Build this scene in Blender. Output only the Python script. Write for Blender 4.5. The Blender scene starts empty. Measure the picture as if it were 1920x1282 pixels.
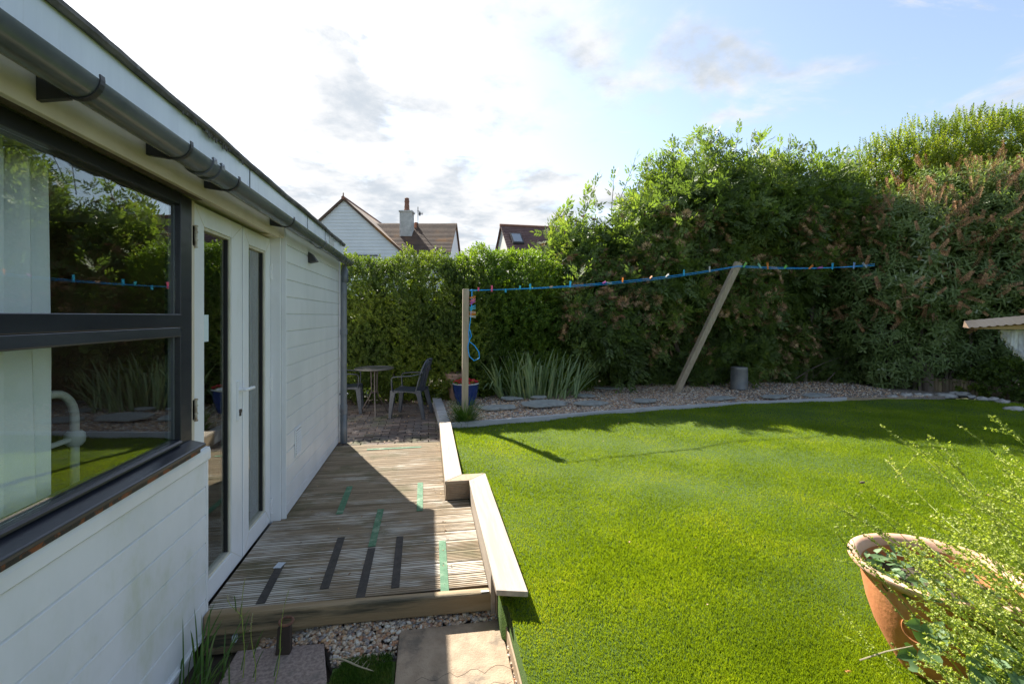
import bpy, math, random
import numpy as np
from math import radians as R, sin, cos, pi, atan2, sqrt
random.seed(7); rng = np.random.default_rng(11)
sc = bpy.context.scene
col = sc.collection

# ------------------------------------------------------------------ camera
F, HZ, CH, TH = 907.0, 592.0, 1.53, R(9.8)      # focal (px of the 1920 photo), horizon row, eye height over the deck, yaw
cam_d = bpy.data.cameras.new('camera'); cam = bpy.data.objects.new('camera', cam_d); col.objects.link(cam)
cam.location = (0, 0, CH); cam.rotation_euler = (R(90), 0, -TH)
cam_d.sensor_width = 36; cam_d.lens = F/1920*36; cam_d.shift_y = -(641-HZ)/1920
cam_d.clip_start = .05; cam_d.clip_end = 1500
sc.camera = cam

# ------------------------------------------------------------------ sky, sun, exposure
SAZ, SEL = R(22.3), R(41.1)                      # sun: west of +Y, elevation
SUN = (-sin(SAZ)*cos(SEL), cos(SAZ)*cos(SEL), sin(SEL))
w = bpy.data.worlds.new('World'); sc.world = w; w.use_nodes = True
nt = w.node_tree; nt.nodes.clear()
def nn(nt, t, **k):
    n = nt.nodes.new(t)
    for a, b in k.items():
        if a.startswith('i_'):
            key = a[2:]; key = int(key) if key.isdigit() else key.replace('_', ' ')
            if hasattr(b, 'is_output') or isinstance(b, bpy.types.NodeSocket): nt.links.new(b, n.inputs[key])
            else: n.inputs[key].default_value = b
        else: setattr(n, a, b)
    return n
def M(nt, op, a, b=0.0, c=None, clamp=False):
    n = nn(nt, 'ShaderNodeMath', operation=op, use_clamp=clamp)
    for i, v in enumerate((a, b, c)):
        if v is None: continue
        if isinstance(v, bpy.types.NodeSocket): nt.links.new(v, n.inputs[i])
        else: n.inputs[i].default_value = v
    return n.outputs[0]
def mixc(nt, fac, a, b, mode='MIX'):
    n = nn(nt, 'ShaderNodeMix', data_type='RGBA', blend_type=mode)
    for s, v in ((n.inputs[0], fac), (n.inputs[6], a), (n.inputs[7], b)):
        if isinstance(v, bpy.types.NodeSocket): nt.links.new(v, s)
        else: s.default_value = v if isinstance(v, float) or isinstance(v, int) else (*v[:3], 1)
    return n.outputs[2]
def mrange(nt, v, a, b, c=0.0, d=1.0, smooth=True):
    n = nn(nt, 'ShaderNodeMapRange', interpolation_type='SMOOTHSTEP' if smooth else 'LINEAR')
    nt.links.new(v, n.inputs[0])
    for i, x in enumerate((a, b, c, d)): n.inputs[i+1].default_value = x
    return n.outputs[0]
sky = nn(nt, 'ShaderNodeTexSky', sky_type='NISHITA', sun_disc=False, sun_elevation=SEL, sun_rotation=-SAZ, altitude=0, air_density=1.0, dust_density=1.2, ozone_density=1.0)
tc = nn(nt, 'ShaderNodeTexCoord'); sep = nn(nt, 'ShaderNodeSeparateXYZ', i_0=tc.outputs['Generated'])
zz = M(nt, 'MAXIMUM', M(nt, 'ADD', sep.outputs[2], .16), .06)
cx = M(nt, 'DIVIDE', sep.outputs[0], zz); cy = M(nt, 'DIVIDE', sep.outputs[1], zz)
pv = nn(nt, 'ShaderNodeCombineXYZ', i_0=cx, i_1=cy, i_2=1.7).outputs[0]
n1 = nn(nt, 'ShaderNodeTexNoise', i_Vector=pv, i_Scale=1.9, i_Detail=10.0, i_Roughness=.58, i_Distortion=.35).outputs[0]
n2 = nn(nt, 'ShaderNodeTexNoise', i_Vector=pv, i_Scale=3.4, i_Detail=9.0, i_Roughness=.6).outputs[0]
mp = nn(nt, 'ShaderNodeMapping', i_Vector=pv); mp.inputs['Rotation'].default_value = (0, 0, R(38)); mp.inputs['Scale'].default_value = (1.0, 3.2, 1)
n3 = nn(nt, 'ShaderNodeTexNoise', i_Vector=mp.outputs[0], i_Scale=1.7, i_Detail=8.0, i_Roughness=.62).outputs[0]
hl = M(nt, 'SQRT', M(nt, 'ADD', M(nt, 'MULTIPLY', sep.outputs[0], sep.outputs[0]), M(nt, 'MULTIPLY', sep.outputs[1], sep.outputs[1])))
az = R(-22)
dl = M(nt, 'DIVIDE', M(nt, 'ADD', M(nt, 'MULTIPLY', sep.outputs[0], sin(az)), M(nt, 'MULTIPLY', sep.outputs[1], cos(az))), M(nt, 'MAXIMUM', hl, .001))
cov = mrange(nt, dl, .58, 1.0)
lowb = mrange(nt, sep.outputs[2], .38, .05, 0, .10)
dens = M(nt, 'ADD', M(nt, 'ADD', n1, M(nt, 'MULTIPLY', cov, .20)), lowb)
cmask = mrange(nt, dens, .55, .73)
wisp = M(nt, 'MULTIPLY', mrange(nt, n3, .57, .70), .75)
cm = M(nt, 'MAXIMUM', cmask, wisp)
thick = mrange(nt, M(nt, 'ADD', n2, M(nt, 'MULTIPLY', n1, .3)), .56, .82)
sdot = M(nt, 'ADD', M(nt, 'ADD', M(nt, 'MULTIPLY', sep.outputs[0], SUN[0]), M(nt, 'MULTIPLY', sep.outputs[1], SUN[1])), M(nt, 'MULTIPLY', sep.outputs[2], SUN[2]))
glow = mrange(nt, sdot, .55, 1.0, 1.0, 1.08)
ccol = mixc(nt, thick, (2.68, 2.70, 2.74), (1.75, 1.92, 2.12))
cbright = nn(nt, 'ShaderNodeVectorMath', operation='SCALE', i_0=ccol); nt.links.new(glow, cbright.inputs[3])
skyc = nn(nt, 'ShaderNodeVectorMath', operation='SCALE', i_0=sky.outputs[0]); skyc.inputs[3].default_value = .70
hazed = mixc(nt, .17, skyc.outputs[0], (2.2, 2.45, 2.7))
fin = mixc(nt, cm, hazed, cbright.outputs[0])
bg = nn(nt, 'ShaderNodeBackground', i_Color=fin, i_Strength=.10)
out = nn(nt, 'ShaderNodeOutputWorld', i_Surface=bg.outputs[0])
sl = bpy.data.lights.new('sun', 'SUN'); so = bpy.data.objects.new('sun', sl); col.objects.link(so)
sl.energy = 4.1; sl.angle = R(.5); sl.color = (1, .94, .84)
so.rotation_euler = (R(90)-SEL, 0, SAZ + pi); so.location = (-10, 25, 30)
from mathutils import Vector, Matrix
so.rotation_euler = Vector(SUN).to_track_quat('Z', 'Y').to_euler()
sc.view_settings.view_transform = 'Standard'; sc.view_settings.look = 'None'
sc.view_settings.exposure = 1.86; sc.view_settings.gamma = 1
sc.render.engine = 'CYCLES'
sc.cycles.max_bounces = 8; sc.cycles.transparent_max_bounces = 12; sc.cycles.caustics_reflective = False; sc.cycles.caustics_refractive = False
sc.cycles.use_denoising = True

# ------------------------------------------------------------------ helpers
def cw(xc, d, z=0.0):                             # camera-aligned metres -> world
    return np.array([xc*cos(TH)+d*sin(TH), d*cos(TH)-xc*sin(TH), z])
def at(u, v, d): return cw((u-960)/F*d, d, CH-(v-HZ)/F*d)
def onz(u, v, z):
    d = F*(CH-z)/(v-HZ); return cw((u-960)/F*d, d, z)
def tag(o, label=None, cat=None, group=None, kind=None):
    if label: o['label'] = label
    if cat: o['category'] = cat
    if group: o['group'] = group
    if kind: o['kind'] = kind
    return o
ORG = {}
def thing(name, label, cat, loc=(0, 0, 0), group=None, rz=0, local=False):
    o = bpy.data.objects.new(name, None); col.objects.link(o); o.empty_display_size = .1
    o.location = tuple(loc); o.rotation_euler = (0, 0, rz)
    tag(o, label, cat, group); ORG[o.name] = (0, 0, 0) if local else tuple(loc)
    return o
def finish(me, name, mat, parent, org, smooth, bevel=0, recenter=True):
    for m in (mat if isinstance(mat, (list, tuple)) else [mat]): me.materials.append(m)
    if smooth: me.polygons.foreach_set('use_smooth', np.ones(len(me.polygons), dtype=bool))
    o = bpy.data.objects.new(name, me); col.objects.link(o)
    if parent is not None:
        o.parent = parent; ORG[o.name] = org
    else:
        ORG[o.name] = org; o.location = org
    if bevel:
        b = o.modifiers.new('bevel', 'BEVEL'); b.width = bevel; b.segments = 2; b.limit_method = 'ANGLE'; b.angle_limit = R(35)
    me.update()
    return o
def npmesh(name, V, Fc, mat, parent=None, smooth=False, mi=None):
    V = np.asarray(V, dtype=np.float64); Fc = np.asarray(Fc, dtype=np.int32)
    if parent is not None: org = ORG[parent.name]
    else:
        c = V.mean(0); org = (c[0], c[1], V[:, 2].min())
    V = V - np.array(org)
    me = bpy.data.meshes.new(name); k = Fc.shape[1]
    me.vertices.add(len(V)); me.vertices.foreach_set('co', V.astype(np.float32).ravel())
    me.loops.add(Fc.size); me.loops.foreach_set('vertex_index', Fc.ravel())
    me.polygons.add(len(Fc)); me.polygons.foreach_set('loop_start', np.arange(0, Fc.size, k, dtype=np.int32))
    if mi is not None: me.polygons.foreach_set('material_index', np.asarray(mi, dtype=np.int32))
    me.update(calc_edges=True)
    return finish(me, name, mat, parent, tuple(org), smooth)
class MB:
    def __init__(s): s.v = []; s.f = []; s.m = []
    def add(s, V, Fc, m=0):
        b = len(s.v); s.v += [tuple(map(float, p)) for p in V]; s.f += [tuple(i+b for i in f) for f in Fc]; s.m += [m]*len(Fc); return s
    def hexa(s, P, m=0):                          # 8 corners: bottom 4 (ccw), top 4
        return s.add(P, [(0, 3, 2, 1), (4, 5, 6, 7), (0, 1, 5, 4), (1, 2, 6, 5), (2, 3, 7, 6), (3, 0, 4, 7)], m)
    def box(s, x0, x1, y0, y1, z0, z1, m=0):
        return s.hexa([(x0, y0, z0), (x1, y0, z0), (x1, y1, z0), (x0, y1, z0), (x0, y0, z1), (x1, y0, z1), (x1, y1, z1), (x0, y1, z1)], m)
    def bar(s, p, q, wx, wy, m=0, up=(0, 0, 1)):  # box section along p->q
        p = Vector(p); q = Vector(q); d = (q-p).normalized(); a = d.cross(Vector(up))
        if a.length < 1e-3: a = d.cross(Vector((0, 1, 0)))
        a.normalize(); b = a.cross(d).normalized(); a *= wx/2; b *= wy/2
        return s.hexa([p-a-b, p+a-b, q+a-b, q-a-b, p-a+b, p+a+b, q+a+b, q-a+b], m)
    def prism(s, poly, z0, z1, m=0):
        n = len(poly); V = [(x, y, z0) for x, y in poly]+[(x, y, z1) for x, y in poly]
        return s.add(V, [tuple(range(n))[::-1], tuple(range(n, 2*n))]+[(i, (i+1) % n, n+(i+1) % n, n+i) for i in range(n)], m)
    def ext(s, prof, axis, a0, a1, m=0, cap=True): # profile list of 2D points swept along an axis
        n = len(prof)
        def P(t, p): return (t, p[0], p[1]) if axis == 'x' else (p[0], t, p[1]) if axis == 'y' else (p[0], p[1], t)
        V = [P(a0, p) for p in prof]+[P(a1, p) for p in prof]
        Fc = [(i, (i+1) % n, n+(i+1) % n, n+i) for i in range(n)]
        if cap: Fc += [tuple(range(n))[::-1], tuple(range(n, 2*n))]
        return s.add(V, Fc, m)
    def tube(s, pts, r, n=8, m=0, caps=True):
        pts = [Vector(p) for p in pts]; k = len(pts); rr = r if isinstance(r, (list, tuple, np.ndarray)) else [r]*k
        V = []; a = None
        for i, p in enumerate(pts):
            t = (pts[min(i+1, k-1)]-pts[max(i-1, 0)]).normalized()
            if a is None:
                a = t.cross(Vector((0, 0, 1)))
                if a.length < .05: a = t.cross(Vector((1, 0, 0)))
            a = (a-t*a.dot(t)).normalized(); b = t.cross(a)
            for j in range(n):
                V.append(p+(a*cos(2*pi*j/n)+b*sin(2*pi*j/n))*rr[i])
        Fc = [(i*n+j, i*n+(j+1) % n, (i+1)*n+(j+1) % n, (i+1)*n+j) for i in range(k-1) for j in range(n)]
        if caps: Fc += [tuple(range(n))[::-1], tuple(range((k-1)*n, k*n))]
        return s.add(V, Fc, m)
    def lathe(s, prof, c=(0, 0, 0), n=32, m=0):
        V = []; k = len(prof)
        for r, z in prof:
            for j in range(n): V.append((c[0]+max(r, 1e-4)*cos(2*pi*j/n), c[1]+max(r, 1e-4)*sin(2*pi*j/n), c[2]+z))
        return s.add(V, [(i*n+j, i*n+(j+1) % n, (i+1)*n+(j+1) % n, (i+1)*n+j) for i in range(k-1) for j in range(n)], m)
    def build(s, name, mat, parent=None, smooth=False, bevel=0):
        V = np.array(s.v)
        if parent is not None: org = ORG[parent.name]
        else: org = tuple((float((V[:, 0].min()+V[:, 0].max())/2), float((V[:, 1].min()+V[:, 1].max())/2), float(V[:, 2].min())))
        me = bpy.data.meshes.new(name); me.from_pydata((V-np.array(org)).tolist(), [], s.f)
        me.polygons.foreach_set('material_index', s.m)
        o = finish(me, name, mat, parent, org, False, bevel)
        if smooth:
            me.polygons.foreach_set('use_smooth', np.ones(len(me.polygons), dtype=bool))
            try: me.set_sharp_from_angle(angle=R(45))
            except Exception: pass
        return o
def B(x0, x1, y0, y1, z0, z1): return MB().box(x0, x1, y0, y1, z0, z1)
def frames(D, roll=None):
    D = D/np.linalg.norm(D, axis=1, keepdims=True); n = len(D)
    ref = np.where(np.abs(D[:, 2:3]) > .93, np.array([[1., 0, 0]]), np.array([[0., 0, 1.]]))
    a = np.cross(ref, D); a /= np.linalg.norm(a, axis=1, keepdims=True); b = np.cross(D, a)
    if roll is None: roll = rng.uniform(0, 2*pi, n)
    c, s_ = np.cos(roll)[:, None], np.sin(roll)[:, None]
    return np.stack([a*c+b*s_, b*c-a*s_, D], axis=2)   # columns: x, y, z=dir
def scatter(T, P, Rm, S):
    TV, TF = T; n = len(P); k = len(TV); S = np.asarray(S, float)
    TVs = TV[None]*(S[:, None, None] if S.ndim == 1 else S[:, None, :])
    V = np.einsum('nij,nkj->nki', Rm, TVs)+P[:, None, :]
    Fc = TF[None]+(np.arange(n)*k)[:, None, None]
    return V.reshape(-1, 3), Fc.reshape(-1, TF.shape[1])
def leafv(base, d, nrm, L, W, fold=.15, droop=.0):
    d = np.array(d, float); d /= np.linalg.norm(d); nrm = np.array(nrm, float); sd = np.cross(d, nrm); sd /= np.linalg.norm(sd)+1e-9; nr = np.cross(sd, d)
    b = np.array(base, float)
    m = b+d*L*.45
    return np.array([b, m-sd*W/2+nr*fold*W, m, m+sd*W/2+nr*fold*W, b+d*L-nr*droop*L]), [(0, 2, 1), (0, 3, 2), (1, 2, 4), (2, 3, 4)]
def template(leaves):
    V = []; Fc = []
    for lf in leaves:
        v, f = lf; b = sum(len(x) for x in V); V.append(v); Fc += [tuple(i+b for i in t) for t in f]
    return np.concatenate(V), np.array(Fc)
def ico(sub=1):
    import bmesh
    bm = bmesh.new(); bmesh.ops.create_icosphere(bm, subdivisions=sub, radius=1)
    V = np.array([v.co[:] for v in bm.verts]); Fc = np.array([[v.index for v in f.verts] for f in bm.faces]); bm.free(); return V, Fc

# ------------------------------------------------------------------ materials
MATS = {}
def mat(name, c1, c2=None, scale=4.0, rough=.6, bump=0.0, bscale=40.0, metal=0.0, lo=.35, hi=.65, stretch=(1, 1, 1), c3=None, s3=1.5, lo3=.55, hi3=.7, spec=.5, detail=6.0, coat=0, island=0.0):
    m = bpy.data.materials.new(name); m.use_nodes = True; nt = m.node_tree; p = nt.nodes['Principled BSDF']
    tc = nn(nt, 'ShaderNodeTexCoord'); mp = nn(nt, 'ShaderNodeMapping', i_Vector=tc.outputs['Object']); mp.inputs['Scale'].default_value = stretch
    c = None
    if c2 is not None:
        no = nn(nt, 'ShaderNodeTexNoise', i_Vector=mp.outputs[0], i_Scale=scale, i_Detail=detail, i_Roughness=.6)
        c = mixc(nt, mrange(nt, no.outputs[0], lo, hi), c1, c2)
    if c3 is not None:
        no = nn(nt, 'ShaderNodeTexNoise', i_Vector=mp.outputs[0], i_Scale=s3, i_Detail=8.0, i_Roughness=.65)
        c = mixc(nt, mrange(nt, no.outputs[0], lo3, hi3), c if c is not None else c1, c3)
    if island:
        g = nn(nt, 'ShaderNodeNewGeometry')
        hv = nn(nt, 'ShaderNodeHueSaturation', i_Value=mrange(nt, g.outputs['Random Per Island'], 0, 1, 1-island, 1+island, False), i_Hue=mrange(nt, g.outputs['Random Per Island'], 0, 1, .5-.02*island, .5+.02*island, False))
        if c is not None: nt.links.new(c, hv.inputs['Color'])
        else: hv.inputs['Color'].default_value = (*c1, 1)
        c = hv.outputs[0]
    if c is None: p.inputs['Base Color'].default_value = (*c1, 1)
    else: nt.links.new(c, p.inputs['Base Color'])
    p.inputs['Roughness'].default_value = rough; p.inputs['Metallic'].default_value = metal; p.inputs['Specular IOR Level'].default_value = spec
    p.inputs['Coat Weight'].default_value = coat
    if bump:
        nb = nn(nt, 'ShaderNodeTexNoise', i_Vector=mp.outputs[0], i_Scale=bscale, i_Detail=6.0, i_Roughness=.6)
        b = nn(nt, 'ShaderNodeBump', i_Height=nb.outputs[0], i_Strength=bump, i_Distance=.01); nt.links.new(b.outputs[0], p.inputs['Normal'])
    MATS[name] = m; return m
def leafmat(name, cols, trans=.35, rough=.45, tcol=None, nscale=1.2, spec=.4):
    """cols: list of (pos, rgb) by random island; slow noise nudges the pick so neighbouring sprigs share a tone"""
    m = bpy.data.materials.new(name); m.use_nodes = True; nt = m.node_tree; p = nt.nodes['Principled BSDF']
    g = nn(nt, 'ShaderNodeNewGeometry'); tc = nn(nt, 'ShaderNodeTexCoord')
    no = nn(nt, 'ShaderNodeTexNoise', i_Vector=tc.outputs['Object'], i_Scale=nscale, i_Detail=4.0)
    f = M(nt, 'ADD', M(nt, 'MULTIPLY', g.outputs['Random Per Island'], .45), mrange(nt, no.outputs[0], .3, .7, 0, .55))
    r = nn(nt, 'ShaderNodeValToRGB', i_0=f); e = r.color_ramp.elements
    while len(e) < len(cols): e.new(.5)
    for i, (a, c) in enumerate(cols): e[i].position = a; e[i].color = (*c, 1)
    nt.links.new(r.outputs[0], p.inputs['Base Color']); p.inputs['Roughness'].default_value = rough; p.inputs['Specular IOR Level'].default_value = spec
    t = nn(nt, 'ShaderNodeBsdfTranslucent')
    tcl = mixc(nt, 1.0, r.outputs[0], tcol or (1.5, 1.6, .5), 'MULTIPLY'); nt.links.new(tcl, t.inputs[0])
    mx = nn(nt, 'ShaderNodeMixShader', i_0=trans, i_1=p.outputs[0], i_2=t.outputs[0])
    nt.links.new(mx.outputs[0], nt.nodes['Material Output'].inputs[0]); MATS[name] = m; return m
def glassmat(name, tint=(.62, .64, .63), k=1.5, rough=0.0):
    m = bpy.data.materials.new(name); m.use_nodes = True; nt = m.node_tree; nt.nodes.remove(nt.nodes['Principled BSDF'])
    gm_ = nn(nt, 'ShaderNodeNewGeometry'); fr = nn(nt, 'ShaderNodeFresnel', i_IOR=mrange(nt, gm_.outputs['Backfacing'], 0, 1, 1.5, 1/1.5, False)); f = M(nt, 'MULTIPLY', fr.outputs[0], k, clamp=True)
    t = nn(nt, 'ShaderNodeBsdfTransparent', i_0=(*tint, 1)); gl = nn(nt, 'ShaderNodeBsdfGlossy', i_Color=(.95, .97, .95, 1), i_Roughness=rough)
    mx = nn(nt, 'ShaderNodeMixShader', i_0=f, i_1=t.outputs[0], i_2=gl.outputs[0]); nt.links.new(mx.outputs[0], nt.nodes['Material Output'].inputs[0]); return m

m_upvc = mat('white_upvc', (.80, .815, .83), (.72, .735, .74), 3, .38, .02, 8, c3=(.55, .58, .48), s3=2.2, lo3=.6, hi3=.85, stretch=(1, 1, .5))
m_side1 = mat('white_cladding', (.77, .785, .80), (.69, .71, .715), 2.5, .5, .03, 30, c3=(.50, .54, .38), s3=2.3, lo3=.50, hi3=.80, stretch=(1, 1, .6), detail=10)
m_side2 = mat('painted_cladding', (.76, .775, .785), (.67, .69, .695), 2.0, .35, .05, 18, c3=(.48, .52, .45), s3=1.1, lo3=.6, hi3=.85, stretch=(1, 1, .4))
m_cream = mat('cream_paint', (.70, .62, .49), (.60, .52, .40), 2.5, .55, .06, 25, c3=(.36, .31, .22), s3=2.6, lo3=.62, hi3=.85)
m_fascia = mat('fascia_board', (.70, .75, .80), (.62, .67, .72), 3, .35, .02, 20, c3=(.36, .38, .38), s3=9, lo3=.60, hi3=.85, stretch=(1, 2.5, .18))
m_felt = mat('roof_felt', (.07, .065, .06), (.14, .13, .11), 9, .9, .5, 60, c3=(.30, .29, .26), s3=14, lo3=.62, hi3=.72)
m_gutter = mat('grey_plastic', (.09, .105, .12), (.14, .15, .165), 4, .24, .02, 30, c3=(.30, .30, .28), s3=26, lo3=.74, hi3=.78)
m_pipe = mat('grey_pipe', (.14, .16, .19), (.19, .20, .22), 4, .45, .02, 30, c3=(.08, .08, .09), s3=3)
m_black = mat('black_paint', (.018, .02, .028), (.03, .033, .042), 6, .32, .12, 25, stretch=(1, .3, 1), c3=(.10, .06, .045), s3=9, lo3=.70, hi3=.78)
m_rust = mat('rusty_edge', (.02, .022, .03), (.028, .028, .03), 5, .5, .2, 60, c3=(.22, .07, .03), s3=14, lo3=.50, hi3=.56)
m_rustmetal = mat('rusty_metal', (.20, .09, .05), (.09, .045, .03), 20, .8, .3, 90)
m_hinge = mat('tarnished_hinge', (.55, .52, .42), (.26, .18, .11), 20, .5, .1, 60)
m_rubber = mat('rubber_seal', (.02, .02, .022), rough=.7)
m_bead = mat('cream_bead', (.66, .63, .50), (.50, .47, .36), 6, .5)
m_pane = glassmat('window_glass', (.96, .98, .97), 1.5); m_pane2 = glassmat('door_glass', (.80, .83, .82), 1.6)
m_wallin = mat('inner_wall', (.23, .13, .10), (.20, .11, .085), 3, .8); m_floorin = mat('inner_floor', (.20, .15, .11), (.15, .11, .08), 3, .6)
m_ceilin = mat('inner_ceiling', (.6, .6, .58), rough=.8); m_greydoor = mat('grey_panel', (.22, .22, .21), (.18, .18, .18), 3, .6)
m_curtain = mat('curtain_cloth', (.92, .94, .92), (.86, .89, .87), 3, .9, .05, 120)
m_bed = mat('cream_enamel', (.80, .80, .72), (.72, .72, .64), 5, .35)
m_linen = mat('linen', (.60, .62, .60), (.52, .54, .52), 4, .9, .1, 60)
m_paper = mat('paper', (.62, .72, .74), rough=.8)
m_deck = mat('weathered_decking', (.21, .165, .115), (.31, .26, .20), 5, .85, .35, 60, stretch=(.25, 3, 1), c3=(.13, .125, .055), s3=1.0, lo3=.47, hi3=.66)
def deckmat():
    m = mat('grooved_decking', (.185, .135, .08), (.31, .235, .15), 6, .85, .3, 70, stretch=(.22, 2.4, 1)); nt = m.node_tree; p = nt.nodes['Principled BSDF']
    c = p.inputs['Base Color'].links[0].from_socket
    tc = nn(nt, 'ShaderNodeTexCoord'); g = nn(nt, 'ShaderNodeNewGeometry')
    sp = nn(nt, 'ShaderNodeSeparateXYZ', i_0=g.outputs['Position'])
    a = nn(nt, 'ShaderNodeTexNoise', i_Vector=tc.outputs['Object'], i_Scale=1.7, i_Detail=6.0, i_Roughness=.65).outputs[0]
    c = mixc(nt, M(nt, 'MULTIPLY', mrange(nt, a, .46, .66), .65), c, (.085, .085, .03))             # algae
    mp = nn(nt, 'ShaderNodeMapping', i_Vector=tc.outputs['Object']); mp.inputs['Scale'].default_value = (.8, 1.5, 1)
    b = nn(nt, 'ShaderNodeTexNoise', i_Vector=mp.outputs[0], i_Scale=2.2, i_Detail=4.0, i_Roughness=.6).outputs[0]
    mp2 = nn(nt, 'ShaderNodeMapping', i_Vector=tc.outputs['Object']); mp2.inputs['Scale'].default_value = (.55, 50, .2)
    b2 = nn(nt, 'ShaderNodeTexNoise', i_Vector=mp2.outputs[0], i_Scale=1.4, i_Detail=5.0, i_Roughness=.7).outputs[0]
    b = M(nt, 'ADD', M(nt, 'MULTIPLY', b, .5), M(nt, 'MULTIPLY', b2, .5))
    # flaking white paint survives on the ridge tops, mostly in the front half of the deck
    yb = mrange(nt, sp.outputs[1], 5.0, 3.0, -.07, .015)
    wf = M(nt, 'MULTIPLY', mrange(nt, M(nt, 'ADD', b, yb), .472, .555), mrange(nt, sp.outputs[2], -.0022, -.0008))
    c = mixc(nt, M(nt, 'MULTIPLY', wf, .85), c, (.58, .53, .45))
    c = mixc(nt, mrange(nt, sp.outputs[2], -.003, -.007), c, (.045, .035, .024))                       # darker towards the groove bottoms
    nt.links.new(c, p.inputs['Base Color']); return m
m_groove = deckmat()
m_beam = mat('beam_timber', (.25, .175, .09), (.36, .27, .16), 5, .85, .4, 50, stretch=(.25, 3, 3), c3=(.055, .05, .03), s3=2.2, lo3=.52, hi3=.66)
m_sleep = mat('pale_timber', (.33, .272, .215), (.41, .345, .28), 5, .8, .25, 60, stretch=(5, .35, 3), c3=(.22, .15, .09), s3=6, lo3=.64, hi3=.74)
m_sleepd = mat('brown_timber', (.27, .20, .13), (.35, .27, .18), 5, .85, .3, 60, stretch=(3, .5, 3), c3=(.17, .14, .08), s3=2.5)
m_post = mat('post_timber', (.33, .26, .18), (.42, .34, .25), 6, .85, .35, 60, stretch=(4, 4, .3), c3=(.22, .18, .12), s3=3)
m_edge = mat('grey_edging', (.36, .36, .37), (.44, .43, .43), 5, .75, .2, 50, stretch=(.4, 3, 1), c3=(.22, .2, .18), s3=2)
m_green = mat('green_grip', (.055, .145, .075), (.085, .195, .105), 20, .8, .5, 300, c3=(.22, .30, .20), s3=9, lo3=.50, hi3=.66)
m_dgrip = mat('dark_grip', (.045, .04, .035), (.07, .06, .05), 20, .9, .6, 300)
m_silver = mat('silver_tape', (.5, .54, .58), rough=.4)
m_slab = mat('buff_slab', (.29, .215, .145), (.38, .29, .20), 14, .9, .5, 120, c3=(.17, .135, .10), s3=5, lo3=.52, hi3=.68)
m_slab2 = mat('pink_grey_slab', (.20, .15, .125), (.34, .265, .225), 60, .9, .5, 160, c3=(.15, .13, .11), s3=3)
m_soil = mat('soil', (.05, .038, .026), (.08, .06, .04), 8, .95, .5, 40)
m_ground = mat('rough_ground', (.07, .06, .04), (.06, .08, .03), 1.5, .95, .4, 10)
m_bedbase = mat('bed_base', (.16, .13, .10), (.24, .20, .16), 60, .95, .5, 90)
def pebmat():
    m = bpy.data.materials.new('pebbles'); m.use_nodes = True; nt = m.node_tree; p = nt.nodes['Principled BSDF']
    g = nn(nt, 'ShaderNodeNewGeometry'); r = nn(nt, 'ShaderNodeValToRGB', i_0=g.outputs['Random Per Island']); r.color_ramp.interpolation = 'CONSTANT'; e = r.color_ramp.elements
    cs = [(.50, .35, .22), (.40, .20, .10), (.58, .46, .33), (.66, .60, .50), (.30, .17, .11), (.34, .31, .29), (.54, .33, .17), (.60, .50, .38), (.20, .17, .16), (.48, .33, .22)]
    while len(e) < len(cs): e.new(.5)
    for i, c in enumerate(cs): e[i].position = i/len(cs); e[i].color = (*c, 1)
    tc = nn(nt, 'ShaderNodeTexCoord'); no = nn(nt, 'ShaderNodeTexNoise', i_Vector=tc.outputs['Object'], i_Scale=70.0, i_Detail=3.0)
    nt.links.new(mixc(nt, mrange(nt, no.outputs[0], .45, .7, 0, .5), r.outputs[0], (.5, .42, .32)), p.inputs['Base Color']); p.inputs['Roughness'].default_value = .6; return m
m_peb = pebmat()
m_slate = mat('slate', (.24, .25, .23), (.34, .345, .32), 5, .7, .4, 25, c3=(.12, .11, .09), s3=4)
m_paver = mat('block_paving', (.16, .12, .10), (.11, .095, .088), 4, .9, .4, 90, c3=(.10, .10, .06), s3=1.6, lo3=.52, hi3=.7, island=.35, spec=.15)
m_terra = mat('terracotta', (.52, .19, .075), (.60, .25, .10), 3, .75, .3, 30, c3=(.60, .38, .26), s3=3.5, lo3=.54, hi3=.74, detail=10)
m_terrarim = mat('terracotta_rim', (.56, .31, .19), (.64, .42, .31), 5, .8, .15, 40)
m_terra2 = mat('old_terracotta', (.27, .16, .11), (.33, .22, .16), 5, .85, .2, 40)
m_bluepot = mat('blue_glaze', (.012, .03, .12), (.02, .045, .17), 4, .18, .02, 20, coat=.3)
m_cream2 = mat('pot_lip', (.50, .50, .48), rough=.4)
m_red = mat('red_petals', (.55, .02, .02), (.42, .01, .02), 20, .6, island=.3)
m_chair = mat('grey_chair', (.032, .038, .052), (.045, .052, .066), 8, .4, .03, 60)
m_tmetal = mat('brown_metal', (.06, .045, .04), (.09, .07, .06), 8, .45, .03, 40)
m_ttop = mat('table_top', (.075, .07, .062), (.11, .10, .09), 9, .32, .03, 40)
m_line = mat('blue_cord', (.01, .34, .80), rough=.45)
m_slatetile = mat('roof_tiles', (.075, .048, .035), (.12, .075, .05), 1.6, .9, .3, 10, c3=(.27, .12, .03), s3=.35, lo3=.50, hi3=.66)
m_slatetile2 = mat('roof_tiles_red', (.11, .062, .055), (.15, .085, .072), 1.6, .9, .3, 10, c3=(.15, .08, .06), s3=.5)
m_render = mat('rendered_wall', (.62, .60, .55), (.52, .50, .45), 1, .85, .1, 12)
m_clap = mat('clapboard', (.72, .735, .75), (.66, .68, .70), .8, .6)
m_chim = mat('chimney_render', (.58, .57, .54), (.42, .42, .39), 2.2, .9, .2, 12, c3=(.20, .19, .16), s3=1.4)
m_clay = mat('clay_pot', (.26, .12, .08), (.18, .09, .06), 6, .9)
m_dark = mat('dark_paint', (.03, .03, .032), rough=.5)
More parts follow.
